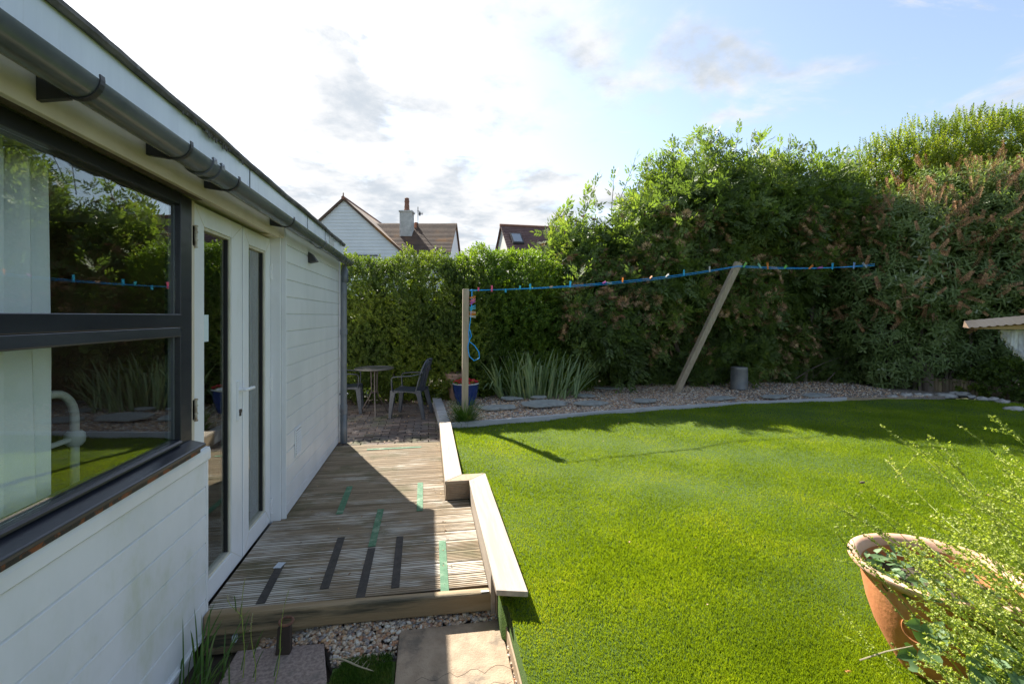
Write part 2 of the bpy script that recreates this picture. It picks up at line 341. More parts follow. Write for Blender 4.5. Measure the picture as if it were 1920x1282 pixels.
m_bark = mat('bark', (.10, .075, .055), (.15, .12, .09), 10, .9, .5, 40, stretch=(1, 1, .3))
m_log = mat('log_stakes', (.22, .16, .09), (.15, .115, .07), 4, .9, .4, 40, stretch=(3, 3, .5), island=.35)
m_flint = mat('flint', (.40, .38, .34), (.20, .19, .18), 8, .6, .2, 30)
m_drum = mat('galvanised', (.22, .215, .20), (.13, .14, .15), 3, .5, .1, 20, metal=.2, c3=(.22, .18, .13), s3=4)
m_bt = mat('bird_table_timber', (.58, .42, .32), (.48, .33, .24), 6, .8, .2, 60, stretch=(.5, 3, 1)); m_bt2 = mat('ochre_timber', (.36, .24, .07), (.30, .19, .05), 5, .7)
m_fleece = mat('white_fleece', (.62, .62, .64), (.52, .52, .54), 40, .95, .6, 200)
m_fallen = mat('dry_leaves', (.30, .17, .08), (.42, .30, .17), 30, .8, island=.4)
m_straw = mat('dry_straw', (.42, .36, .24), (.34, .28, .18), 20, .8)
m_wood_dark = mat('dark_wedge', (.035, .022, .016), (.05, .032, .022), 10, .8, .3, 50)

L_hedge = leafmat('hedge_leaves', [(0, (.050, .078, .020)), (.45, (.09, .135, .026)), (.75, (.155, .20, .028)), (1, (.25, .29, .035))], .42, .52)
L_hedge2 = leafmat('bright_hedge_leaves', [(0, (.06, .11, .02)), (.45, (.11, .175, .024)), (.75, (.17, .24, .026)), (1, (.24, .30, .035))], .45, .52)
L_elder = leafmat('elder_leaves', [(0, (.075, .105, .04)), (.4, (.11, .16, .048)), (.75, (.16, .22, .055)), (1, (.25, .27, .08))], .46, .5)
L_privet = leafmat('privet_leaves', [(0, (.06, .10, .02)), (.45, (.13, .18, .025)), (.8, (.25, .28, .03)), (1, (.34, .33, .04))], .48, .4)
L_bud = leafmat('buddleia_leaves', [(0, (.10, .14, .05)), (.45, (.155, .215, .07)), (.8, (.22, .28, .095)), (1, (.42, .45, .34))], .4, .5, (1.4, 1.5, .6))
L_iris = leafmat('iris_leaves', [(0, (.14, .20, .10)), (.5, (.23, .31, .15)), (.85, (.32, .38, .17)), (1, (.45, .42, .18))], .25, .45, nscale=6)
L_grass = leafmat('lawn_blades', [(0, (.10, .165, .012)), (.4, (.155, .24, .016)), (.75, (.20, .29, .020)), (1, (.30, .35, .05))], .42, .5, (1.7, 1.5, .35), nscale=1.6, spec=.15)
L_weed = leafmat('weed_leaves', [(0, (.17, .22, .05)), (.5, (.32, .38, .08)), (.85, (.46, .48, .14)), (1, (.58, .55, .25))], .4, .5, nscale=4)
L_bind = leafmat('bindweed_leaves', [(0, (.07, .14, .06)), (.5, (.13, .22, .09)), (1, (.22, .32, .15))], .3, .5, nscale=4)
L_tuft = leafmat('tuft_blades', [(0, (.03, .075, .012)), (.6, (.07, .14, .02)), (1, (.22, .22, .08))], .3, .5, nscale=5)
m_lawnbase = mat('turf_backing', (.035, .075, .006), (.055, .10, .010), 30, .95, .8, 200)
m_brown = mat('seed_heads', (.34, .17, .075), (.42, .24, .12), 1.2, .9, c3=(.38, .24, .16), s3=2.0, island=.45)
m_umbel = mat('dead_umbels', (.34, .20, .10), (.42, .29, .15), .9, .9, c3=(.28, .11, .07), s3=1.6, island=.45)

# ================================================================== GROUND
def struct(o): o['kind'] = 'structure'; return o
struct(B(-400, 400, -60, 800, -.27, -.26).build('ground', m_ground))
struct(B(-1.7, .40, -.5, 2.95, -.258, -.215).build('soil', m_soil))
XL = .398
bedL = [(.287, 6.385), (3.67, 7.02), (5.6, 7.22), (7.2, 7.32), (8.3, 7.2), (9.3, 7.0)]   # lawn side of the bed edging
lawn = [(XL, -1.2), (XL, 2.42), (.368, 2.44), (.368, 4.21), (.287, 4.23)]+bedL+[(9.9, 6.3), (10.6, 4), (10.9, -1.2)]
def inpoly(x, y, poly):
    r = np.zeros(len(x), bool); n = len(poly)
    for i in range(n):
        x1, y1 = poly[i]; x2, y2 = poly[(i+1) % n]
        c = ((y1 > y) != (y2 > y)) & (x < (x2-x1)*(y-y1)/(y2-y1+1e-12)+x1); r ^= c
    return r
def lz(x, y):
    x = np.asarray(x, float); y = np.asarray(y, float)
    z = .062+.010*np.sin(x*2.1+y*1.3)+.009*np.sin(x*1.1-y*2.4+1)+.006*np.sin(x*4.3+y*3.1+2)+.003*np.sin(x*9-y*7)
    return z-.05*np.clip((2.35-y)/1.0, 0, 1)*np.clip((1.6-x)/1.0, 0, 1)
gx = np.arange(XL, 11, .06); gy = np.arange(-1.2, 7.5, .06)
def surf(poly, zf, name, m, z0):
    """top sheet clipped to a polygon (grid cells) plus a skirt"""
    import bmesh
    bm = bmesh.new(); vs = [bm.verts.new((x, y, 0)) for x, y in poly]; f = bm.faces.new(vs)
    for ax in (0, 1):
        lo = min(p[ax] for p in poly); hi = max(p[ax] for p in poly); t = lo+.15
        while t < hi:
            co = [0, 0, 0]; co[ax] = t; no = [0, 0, 0]; no[ax] = 1
            bmesh.ops.bisect_plane(bm, geom=bm.verts[:]+bm.edges[:]+bm.faces[:], plane_co=co, plane_no=no); t += .15
    for v in bm.verts: v.co.z = float(zf(v.co.x, v.co.y))
    be = [e for e in bm.edges if e.is_boundary]; r = bmesh.ops.extrude_edge_only(bm, edges=be)
    for v in r['geom']:
        if isinstance(v, bmesh.types.BMVert): v.co.z = z0
    bmesh.ops.recalc_face_normals(bm, faces=bm.faces[:]); me = bpy.data.meshes.new(name); bm.to_mesh(me); bm.free()
    return finish(me, name, m, None, (0, 0, 0), True)
struct(surf(lawn, lz, 'lawn', m_lawnbase, -.25))
# blades of the turf: denser where they are seen larger
def blades(n, dlo, dhi, tlo, thi, poly, zf, name, m, label, hgt=(.015, .025), wk=.00085):
    d = np.exp(rng.uniform(np.log(dlo), np.log(dhi), n)); t = rng.uniform(tlo, thi, n); xc = d*t
    x = xc*cos(TH)+d*sin(TH); y = d*cos(TH)-xc*sin(TH); k = inpoly(x, y, poly); x, y, d = x[k], y[k], d[k]; n = len(x)
    z = zf(x, y); a = rng.uniform(0, 2*pi, n); h = rng.uniform(*hgt, n)*(.75+.35*np.sin(x*1.7+2*np.sin(y*1.3))*np.sin(y*2.3+x)); wd = np.maximum(.0013, wk*d)*rng.uniform(.7, 1.4, n)
    ux, uy = np.cos(a)*wd/2, np.sin(a)*wd/2; la = rng.uniform(0, 2*pi, n)+0*x; ln = h*rng.uniform(.1, .8, n)
    V = np.empty((n, 4, 3)); V[:, 0] = np.c_[x-ux, y-uy, z-.004]; V[:, 1] = np.c_[x+ux, y+uy, z-.004]
    mx, my = np.cos(la)*ln*.35, np.sin(la)*ln*.35
    V[:, 2] = np.c_[x+ux*.8+mx, y+uy*.8+my, z+h*.62]; V[:, 3] = np.c_[x+np.cos(la)*ln, y+np.sin(la)*ln, z+h]
    i = np.arange(n)[:, None]*4
    Fc = np.concatenate([i+np.array([0, 1, 2]), i+np.array([0, 2, 3])], 1).reshape(-1, 3)
    return tag(npmesh(name, V.reshape(-1, 3), Fc, m), label, 'grass', kind='stuff')
blades(1350000, 1.35, 11.5, -.30, 1.75, lawn, lz, 'lawn_grass', L_grass, 'short bright green turf blades covering the lawn')
turf = [(-.445, 1.2), (-.445, 2.30), (-.40, 2.44), (-.17, 2.46), (-.155, 1.2)]
struct(B(-.445, -.155, 1.2, 2.40, -.235, -.138).build('turf_pad', m_lawnbase))
blades(60000, 1.7, 2.7, -.62, -.2, turf, lambda x, y: np.full(len(x), -.135), 'turf_grass', L_tuft, 'scrap of turf between the two paving slabs, coloured darker for its shade', wk=.0009)  # darker blade colour carries the shade on this turf
# gravel bed behind the edging and its stones
bed = [(.29, 6.45), (3.67, 7.09), (5.6, 7.29), (7.2, 7.39), (9.2, 7.2), (11, 9.0), (9, 12.0), (-.1, 12.0), (.16, 9.2)]
def bz(x, y): return .062+.02*np.clip((np.asarray(y, float)-7.2)/2, 0, 1)+.006*np.sin(np.asarray(x, float)*3)+.02*np.clip((np.asarray(x, float)-5)/3, 0, 1)
struct(surf(bed, bz, 'bed_soil', m_bedbase, -.25))
I1 = ico(1); I2 = ico(2)
def stones(name, x, y, z, s, label, T=I1):
    n = len(x); S = np.c_[rng.uniform(.8, 1.35, n), rng.uniform(.6, 1.0, n), rng.uniform(.4, .75, n)]*s[:, None]
    D = np.c_[rng.normal(0, .35, n), rng.normal(0, .35, n), np.ones(n)]
    V, Fc = scatter(T, np.c_[x, y, z], frames(D), S); V = V+rng.normal(0, 1, V.shape)*np.repeat(s, len(T[0]))[:, None]*.09
    return tag(npmesh(name, V, Fc, m_peb, smooth=False), label, 'gravel', kind='stuff')
n = 30000; x = rng.uniform(.1, 8.8, n); y = rng.uniform(6.4, 9.6, n)
k = inpoly(x, y, bed) & (rng.random(n) < np.where(x > 5.5, .45, 1)); x, y = x[k], y[k]
stones('bed_gravel', x, y, bz(x, y)+.004, rng.uniform(.009, .021, len(x)), 'beige pea gravel spread over the raised bed behind the lawn')
gp = [(-.86, 2.60), (-.78, 2.58), (-.52, 2.59), (-.45, 2.44), (-.16, 2.44), (-.15, 2.60), (.39, 2.60), (.39, 2.80), (-.86, 2.82)]
n = 5200; x = rng.uniform(-.9, .39, n); y = rng.uniform(2.42, 2.80, n); k = inpoly(x, y, gp); x, y = x[k], y[k]
hz = -.152+.045*np.clip((y-2.45)/.2, 0, 1)*np.clip((x+.85)/.35, .1, 1)
struct(surf(gp, lambda x, y: -.162, 'gravel_bed_base', m_bedbase, -.25))
stones('step_gravel', x, y, hz+rng.uniform(-.012, .004, len(x)), rng.uniform(.006, .0145, len(x)), 'brown and white pebbles heaped below the deck step', I2)
n = 260; y = rng.uniform(1.4, 2.62, n); x = rng.uniform(.386, .397, n)
stones('gap_gravel', x, y, np.full(n, -.14)+rng.uniform(0, .05, n), rng.uniform(.005, .011, n), 'pebbles caught in the narrow gap beside the buff slab', I1)

# ================================================================== PATIO (block paving), slabs
def patio():
    mb = MB(); V = []; 
    y = 5.97; row = 0
    while y < 9.4:
        x = -3.2+(row % 2)*.1
        while x < .13:
            x1 = min(x+.2, .15)
            if x1-x > .03:
                dz = random.uniform(-.004, .003); b = .006
                mb.hexa([(x+.002, y+.002, -.06), (x1-.002, y+.002, -.06), (x1-.002, y+.098, -.06), (x+.002, y+.098, -.06),
                         (x+b, y+b, -.004+dz), (x1-b, y+b, -.004+dz+random.uniform(-.002, .002)), (x1-b, y+.1-b, -.004+dz), (x+b, y+.1-b, -.004+dz)])
            x += .2
        y += .1; row += 1
    struct(mb.build('patio', m_paver)); struct(B(-3.3, .17, 5.96, 9.5, -.25, -.035).build('patio_sand', m_soil))
patio()
tag(B(-.15, .382, 1.3, 2.597, -.17, -.115).build('paving_slab', m_slab, bevel=.006), 'buff cracked paving slab beside the lawn edge, half in sun', 'paving slab')
s2 = MB().prism([(-.93, 1.3), (-.452, 1.3), (-.452, 2.30), (-.52, 2.57), (-.93, 2.585)], -.17, -.12).build('paving_slab', m_slab2, bevel=.006)
tag(s2, 'pinkish grey speckled paving slab under the dark iron ringed wedge', 'paving slab')
# the crack across the buff slab is a thin raised seam of dirt
mb = MB(); pts = [(-.06+.44*i/14, 2.22+.02*sin(i*1.7)+.012*sin(i*3.1)+.03*i/14, -.1145) for i in range(15)]
mb.tube(pts, .0007, 4); pts = [(.0+.37*i/14, 2.06+.02*sin(i*1.3)+.1*i/14, -.1145) for i in range(15)]; mb.tube(pts, .0006, 4)
o = mb.build('crack', m_soil, [q for q in bpy.data.objects if q.name == 'paving_slab'][0])

# ================================================================== HOUSE
house = thing('house', 'single storey white clad house with a flat felt roof, black window and grey gutter', 'house', (-1.6, 2.7, 0))
def P(mb, name, m, par=None, **k): return mb.build(name, m, par or house, **k)
def cladding(xf, y0, y1, z0, z1, pitch, first, g=.011, back=.03):
    prof = []; z = z1; prof.append((xf, z1)); zj = first
    while zj > z0+.01:
        prof += [(xf, zj+.005), (xf-g, zj+.003), (xf-g, zj-.002), (xf-.002, zj-.007)]; zj -= pitch
    prof += [(xf, z0), (xf-back, z0), (xf-back, z1)]
    return MB().ext(prof, 'y', y0, y1)
XS, XD, XR = -1.125, -1.16, -1.062
o = P(cladding(XS, -3.0, 2.715, -.085, .80, .144, .655), 'cladding', m_side1); o['label'] = 'white cladding below the black window'
P(MB().ext([(XS-.03, -.085), (XS+.008, -.085), (XS+.008, -.10), (XS-.03, -.115)], 'y', -3, 2.73), 'drip_trim', m_side1)
P(B(XS-.03, XS+.003, 2.716, 2.735, -.10, .795), 'corner_trim', m_upvc, bevel=.002)
P(MB().ext([(XS-.02, .788), (XS+.006, .788), (XS+.011, .795), (XS+.011, .835), (XS+.006, .853), (XS-.02, .856)], 'y', -3, 2.742), 'cladding_trim', m_upvc)
o = P(cladding(XR, 3.905, 6.14, .015, 2.36, .1315, 2.20), 'cladding', m_side2); o['label'] = 'glossy white cladding between the doors and the downpipe'
P(B(XR-.03, XR+.004, 3.885, 3.904, .0, 2.36), 'corner_trim', m_upvc, bevel=.002)
P(B(XR-.03, XR+.006, 6.141, 6.16, .0, 2.36), 'corner_trim', m_upvc, bevel=.002)
P(B(-1.24, XR-.03, 3.86, 3.884, -.02, 2.36), 'door_jamb', m_upvc, bevel=.002)
P(B(-1.24, -1.064, 3.705, 3.859, 2.112, 2.36), 'jamb_head', m_cream)
# plain masonry behind
P(B(-1.26, XS-.031, -3.0, 2.66, -.26, .86), 'wall', m_render); P(B(-1.26, XR-.031, 3.885, 6.15, -.26, 2.36), 'wall', m_render)
P(B(-6.3, XR-.06, 6.151, 6.17, -.26, 2.36), 'end_wall', m_side2); P(B(-6.3, -6.2, -3, 6.15, -.26, 2.36), 'rear_wall', m_render); P(B(-6.3, -1.2, -3.1, -3.0, -.26, 2.36), 'near_wall', m_render)
P(B(-6.2, -1.27, -3, 6.15, -.25, -.03), 'inner_floor', m_floorin)
P(B(-6.2, -1.27, -3, 6.15, 2.26, 2.30), 'inner_ceiling', m_ceilin)
P(B(-6.15, -6.1, -3, 6.15, -.03, 2.26), 'inner_wall', m_wallin); P(B(-6.15, -1.30, 4.3, 4.38, -.03, 2.26), 'partition', m_wallin); P(B(-6.15, -1.30, -2.9, -2.8, -.03, 2.26), 'partition', m_wallin)
P(B(-4.30, -4.24, 2.9, 4.29, -.03, 2.26), 'inner_wall', m_wallin)
P(B(-4.23, -4.19, 2.0, 2.88, -.03, 2.05), 'inner_door', m_greydoor)
P(B(-4.235, -4.225, 3.05, 3.20, .92, 1.01), 'wall_socket', m_linen)
# head, cream board, fascia, roof
P(B(-1.26, -1.106, -3, 3.858, 2.125, 2.35), 'lintel', m_render)
P(B(-1.079, -1.055, -3, 3.70, 2.090, 2.34), 'soffit_board', m_cream, bevel=.003)
P(B(-1.105, -1.080, -3, 3.70, 2.106, 2.33), 'soffit_packer', m_bark)
P(B(-1.14, -1.106, -3, 2.64, 2.105, 2.124), 'head_gap_strip', m_bark)  # dark strip filling the gap over the window head
P(B(-1.054, -1.022, -3, 6.18, 2.20, 2.385), 'fascia', m_fascia)
for yj in (1.35, 3.02, 4.38, 5.10): P(B(-1.0215, -1.0195, yj, yj+.008, 2.2, 2.383), 'fascia_joint', m_dark)
P(B(-1.0215, -1.0185, 5.30, 5.56, 2.24, 2.384), 'fascia_patch', m_cream2)
rf = MB(); ys = np.arange(-3, 6.23, .06)
prof = lambda w: [(-1.04, 2.386), (-1.006+w, 2.380+w*.5), (-.998+w, 2.392), (-1.004+w, 2.412), (-1.03, 2.424+w*.4), (-1.10, 2.426)]
V = []; 
for i, yy in enumerate(ys):
    wv = .004*sin(yy*3.1)+.003*sin(yy*7.7+1)+random.uniform(-.0012, .0012)
    V += [(p[0], yy, p[1]) for p in prof(wv)]
n = 6; Fc = [(i*n+j, i*n+(j+1) % n, (i+1)*n+(j+1) % n, (i+1)*n+j) for i in range(len(ys)-1) for j in range(n)]+[tuple(range(n)), tuple(range((len(ys)-1)*n, len(ys)*n))[::-1]]
rf.add(V, Fc); re = P(rf, 'roof_edge', m_felt)
fr = MB()
for i in range(70):
    y = random.choice([random.uniform(2.2, 2.9), random.uniform(4.5, 6.15), random.uniform(5.2, 6.15)]); fr.box(-1.006, -1.0, y, y+random.uniform(.004, .012), 2.382-random.uniform(.006, .028), 2.383)
tag(P(fr, 'felt_fringe', m_felt, re), kind='stuff')
P(B(-6.35, -1.09, -3.1, 6.2, 2.361, 2.415), 'roof', m_felt)
# gutter: half round, open at the top
gut = MB(); GX, GZ, GR = -.957, 2.188, .055; NA = 14
V = []
for yy in (-3.0, 6.17):
    for rr in (GR, GR-.004):
        for j in range(NA+1):
            a = pi+pi*j/NA; V.append((GX+rr*cos(a), yy, GZ+rr*sin(a)-.0*yy))
k = NA+1; Fc = []
for j in range(NA): Fc += [(j, j+1, 2*k+j+1, 2*k+j), (k+j, 3*k+j, 3*k+j+1, k+j+1)]
Fc += [(0, 2*k, 3*k, k), (NA, k+NA, 3*k+NA, 2*k+NA)]
for b in (0, 2*k): Fc += [(b+j, b+k+j, b+k+j+1, b+j+1) for j in range(NA)]
gut.add(V, Fc)
cap = [(GX+GR*cos(pi+pi*j/NA), GZ+GR*sin(pi+pi*j/NA)) for j in range(NA+1)]; gut.ext(cap, 'y', 6.17, 6.176)
gutter = P(gut, 'gutter', m_gutter, smooth=True)
def ring(y, w, r0, r1, mb):
    n = NA; prof = []
    A = [pi+pi*j/n for j in range(-1, n+2)]
    V = [(GX+r*cos(a), yy, GZ+r*sin(a)) for yy in (y-w/2, y+w/2) for r in (r1, r0) for a in A]; k = len(A)
    Fc = []
    for j in range(k-1): Fc += [(j, j+1, 2*k+j+1, 2*k+j), (j, k+j, k+j+1, j+1), (2*k+j, 2*k+j+1, 3*k+j+1, 3*k+j)]
    Fc += [(0, 2*k, 3*k, k), (k-1, 2*k-1, 4*k-1, 3*k-1)]
    mb.add(V, Fc)
for yb in (-.2, .62, 1.53, 2.05, 2.53, 3.50, 4.55, 5.60):
    zq = 0 if yb == 1.53 else .022; mb = MB(); ring(yb, .020, GR+.0005, GR+.0045, mb)
    xb = -1.054 if yb < 3.7 else -1.0
    if yb < 3.7: mb.hexa([(xb, yb-.009, 2.118+zq), (GX-.02, yb-.009, GZ-GR-.003), (GX-.02, yb+.009, GZ-GR-.003), (xb, yb+.009, 2.118+zq), (xb, yb-.011, 2.20), (GX-.055, yb-.011, 2.19), (GX-.055, yb+.011, 2.19), (xb, yb+.011, 2.20)])
    P(mb, 'bracket', m_dark if yb < 3.7 else m_gutter, gutter)
for yb in (2.25, 2.33): 
    mb = MB(); ring(yb, .03, GR+.0005, GR+.0085, mb); mb.tube([(GX+.062, yb, GZ+.0), (GX+.05, yb, GZ+.015)], .006, 6); P(mb, 'union_clip', m_gutter, gutter)
dp = MB(); DX, DY = -1.005, 6.085
dp.tube([(DX, DY, 2.02), (DX, DY, .005)], .036, 20)
down = P(dp, 'downpipe', m_pipe, smooth=True)
mb = MB(); mb.lathe([(.040, 1.93), (.043, 1.94), (.043, 2.08), (.03, 2.10), (.030, 2.142)], (DX+.01, DY, 0), 20); P(mb, 'outlet', m_gutter, down, smooth=True)
for zc, hh in ((1.30, .07), (.36, .10)):
    P(MB().lathe([(.0365, zc), (.042, zc+.003), (.042, zc+hh), (.0365, zc+hh+.003)], (DX, DY, 0), 20), 'pipe_socket', m_pipe, down, smooth=True)
P(MB().lathe([(.0368, .0), (.041, .002), (.041, .345), (.0368, .35)], (DX, DY, 0), 20), 'pipe_shoe', m_gutter, down, smooth=True)
mb = MB(); mb.box(DX-.05, DX+.045, DY-.012, DY+.012, .58, .60); mb.tube([(DX+.045, DY, .59), (DX+.055, DY, .59)], .006, 6); P(mb, 'pipe_clip', m_pipe, down)
# wall light and air vent
mb = MB(); yl, zl = 4.62, 2.055
mb.hexa([(XR+.001, yl-.045, zl-.05), (XR+.075, yl-.045, zl-.035), (XR+.075, yl+.045, zl-.035), (XR+.001, yl+.045, zl-.05), (XR+.001, yl-.045, zl+.05), (XR+.03, yl-.045, zl+.03), (XR+.03, yl+.045, zl+.03), (XR+.001, yl+.045, zl+.05)])
P(mb, 'wall_light', m_dark, bevel=.005)
mb = MB(); yv, zv = 4.14, .50
mb.box(XR+.001, XR+.008, yv, yv+.17, zv-.115, zv+.115)
for i in range(10):
    z = zv-.1+i*.0205; mb.hexa([(XR+.008, yv+.012, z), (XR+.014, yv+.012, z-.003), (XR+.014, yv+.158, z-.003), (XR+.008, yv+.158, z), (XR+.008, yv+.012, z+.010), (XR+.011, yv+.012, z+.007), (XR+.011, yv+.158, z+.007), (XR+.008, yv+.158, z+.010)])
    mb.box(XR+.0081, XR+.0088, yv+.012, yv+.158, z+.0105, z+.0165, 1)
P(mb, 'air_vent', [m_upvc, m_dark])

# ---- black window
win = MB(); WY0, WY1 = -2.4, 2.622; xf = -1.150
win.box(xf-.07, xf, 2.512, WY1, .90, 2.104); win.box(xf-.07, xf, WY0, 2.511, 2.052, 2.104); win.box(xf-.07, xf-.004, WY0, WY0+.1, .90, 2.05)
win.box(xf-.07, xf-.004, WY0, 2.511, .897, .946)
win.box(xf-.07, xf+.004, WY0, 2.511, 1.478, 1.538); win.ext([(xf-.07, 1.442), (xf+.008, 1.432), (xf+.010, 1.438), (xf+.004, 1.477), (xf-.07, 1.477)], 'y', WY0, 2.5)
window = P(win, 'window', m_black, bevel=.003)
P(MB().ext([(xf-.03, .947), (xf+.001, .945), (xf+.010, .938), (xf+.010, .930), (xf-.001, .928)], 'y', WY0, 2.508), 'glazing_bead', m_black, window)
P(MB().ext([(xf-.02, .926), (-1.088, .905), (-1.083, .900), (-1.083, .886), (-1.095, .884), (xf-.02, .900)], 'y', WY0, 2.612), 'sill', m_black, window, bevel=.002)
P(B(XS-.02, XS+.018, WY0, 2.610, .857, .8835), 'sill_board', m_rust, window)
P(B(xf-.026, xf-.022, WY0+.1, 2.511, 1.539, 2.051), 'pane', m_pane, window); P(B(xf-.026, xf-.022, WY0+.1, 2.511, .947, 1.441), 'pane', m_pane, window)
mb = MB(); mb.box(xf-.05, xf-.0265, 2.500, 2.5115, .95, 1.44, 0); mb.box(xf-.05, xf-.0265, 2.500, 2.5115, 1.54, 2.05, 0); P(mb, 'rubber_seal', m_pipe, window)
P(B(-1.24, XD+.004, 2.624, 2.662, -.05, 2.104), 'door_post', m_cream, bevel=.002)
# ---- french doors
def door(y0, y1, gy0, gy1, label, handle):
    mb = MB(); X0, X1 = XD-.06, XD; zb, zt = -.0, 2.098; gz0, gz1 = .125, 1.985
    def rail(ya, yb, za, zc, ins):   # mitred look: plain rails with a raised inner bead
        mb.box(X0, X1, ya, yb, za, zc)
    mb.box(X0, X1, y0, gy0-.012, zb, zt); mb.box(X0, X1, gy1+.012, y1, zb, zt); mb.box(X0, X1, gy0-.011, gy1+.011, zb, gz0-.012); mb.box(X0, X1, gy0-.011, gy1+.011, gz1+.012, zt)
    d = P(mb, 'french_door', m_upvc, bevel=.0025); d['label'] = label
    b = MB(); e = .004
    for (ya, yb, za, zc) in ((gy0-.011, gy0+.004, gz0-.011, gz1+.011), (gy1-.004, gy1+.011, gz0-.011, gz1+.011)): b.box(X0+.01, X1-.008, ya, yb, za, zc)
    for za, zc in ((gz0-.011, gz0+.004), (gz1-.004, gz1+.011)): b.box(X0+.01, X1-.008, gy0+.0042, gy1-.0042, za, zc)
    P(b, 'glazing_bead', m_bead, d)
    s = MB(); s.box(X0+.016, X1-.016, gy0+.0045, gy0+.012, gz0+.005, gz1-.005); s.box(X0+.016, X1-.016, gy1-.012, gy1-.0045, gz0+.005, gz1-.005); P(s, 'rubber_seal', m_rubber, d)
    P(B(X0+.028, X0+.033, gy0+.002, gy1-.002, gz0+.002, gz1-.002), 'pane', m_pane2, d)
    for (yc, yg, zc, zg) in ((y0, gy0, zt, gz1), (y1, gy1, zt, gz1), (y0, gy0, zb, gz0), (y1, gy1, zb, gz0)):
        P(MB().bar((X1+.0003, yc, zc), (X1+.0003, yg, zg), .0016, .0012, up=(1, 0, 0)), 'mitre_seam', m_bead, d)
    return d
d1 = door(2.668, 3.312, 2.79, 3.128, 'left leaf of the glazed white doors, with the handle', True)
d2 = door(3.318, 3.855, 3.43, 3.742, 'right leaf of the glazed white doors', False)
P(B(XD+.001, XD+.008, 3.30, 3.335, .01, 2.09), 'meeting_strip', m_upvc, d1, bevel=.003)
hm = MB(); yh, zh = 3.222, 1.03
hm.box(XD+.001, XD+.014, yh-.016, yh+.016, zh-.14, zh+.10)
hm.tube([(XD+.014, yh, zh+.045), (XD+.05, yh, zh+.045), (XD+.058, yh+.01, zh+.045), (XD+.056, yh+.12, zh+.042)], [.011, .010, .010, .009], 10)
P(hm, 'handle', m_upvc, d1, bevel=.003)
mb = MB(); mb.tube([(XD+.014, yh, zh-.085), (XD+.024, yh, zh-.085)], .012, 12); mb.box(XD+.014, XD+.022, yh-.007, yh+.007, zh-.115, zh-.085); P(mb, 'lock_barrel', m_tmetal, d1)
def hinge(y, z, par, m=m_hinge, x=XD):
    mb = MB(); mb.tube([(x+.009, y, z-.055), (x+.009, y, z+.055)], .006, 10)
    for zz in (-.055, -.02, .02, .05): mb.tube([(x+.009, y, z+zz-.004), (x+.009, y, z+zz+.004)], .009, 10)
    mb.box(x+.001, x+.004, y-.025, y+.025, z-.05, z+.05); P(mb, 'hinge', m, par)
for z in (1.93, 1.06): hinge(2.666, z, d1)
for z in (1.86, 1.03, .12): hinge(3.853, z, d2, m_upvc)
tag(B(XD-.026, XD-.0255, 2.80, 2.89, 1.39, 1.535).build('paper_sheet', m_paper), 'pale blue sheet of paper stuck inside the left glazed door', 'paper')

# ---- room things seen through the glass
def curtain(y0, y1, x, lab, z0=.05, z1=2.08, waves=7, amp=.05):
    mb = MB(); k = 60; V = []
    for j, z in enumerate((z0, .7, 1.4, z1)):
        for i in range(k+1):
            t = i/k; w = 1+.05*(1-j/3.); y = y0+(y1-y0)*t*w
            V.append((x+amp*sin(t*waves*2*pi+.4*j*.3)+.012*sin(t*31+j), y, z))
    mb.add(V, [(j*(k+1)+i, j*(k+1)+i+1, (j+1)*(k+1)+i+1, (j+1)*(k+1)+i) for j in range(3) for i in range(k)])
    o = mb.build('curtain', m_curtain, smooth=True); s = o.modifiers.new('solid', 'SOLIDIFY'); s.thickness = .003
    return tag(o, lab, 'curtain')
curtain(1.05, 1.95, -1.34, 'pale green white curtain hanging inside the black window')
curtain(3.78, 3.98, -1.36, 'grey white curtain hanging inside the right glazed door', waves=4, amp=.03)
bed_o = thing('bed', 'cream tubular metal bed end behind the black window', 'bed', (-1.62, 1.9, -.03))
def bedend(x, y0, y1, top, name):
    mb = MB(); r = .13; pts = [(x, y1, -.03), (x, y1, top-r)]+[(x, y1-r+r*cos(a), top-r+r*sin(a)) for a in np.linspace(.2, pi/2, 6)]+[(x, y0+r+r*cos(a), top-r+r*sin(a)) for a in np.linspace(pi/2, pi-.2, 6)]+[(x, y0, top-r), (x, y0, -.03)]
    mb.tube(pts, .0175, 14); zr = top-.22
    mb.tube([(x, y0, zr), (x, y1, zr)], .012, 8)
    for i in range(1, 6):
        y = y0+(y1-y0)*i/6; mb.tube([(x, y, zr), (x, y, .45)], .011, 8)
        mb.lathe([(.001, -.03), (.022, -.02), (.03, 0), (.022, .02), (.001, .03)], (x, y, zr), 12)
    for y in (y0, y1): mb.lathe([(.026, -.035), (.038, -.02), (.04, 0), (.038, .02), (.026, .035)], (x, y, zr), 14)
    return P(mb, name, m_bed, bed_o, smooth=True)
bedend(-1.60, 1.2, 2.53, 1.19, 'foot_rail'); bedend(-3.55, 1.2, 2.53, 1.30, 'head_rail')
P(MB().box(-3.5, -1.65, 1.25, 2.48, .42, .76), 'mattress', m_linen, bed_o, bevel=.05)

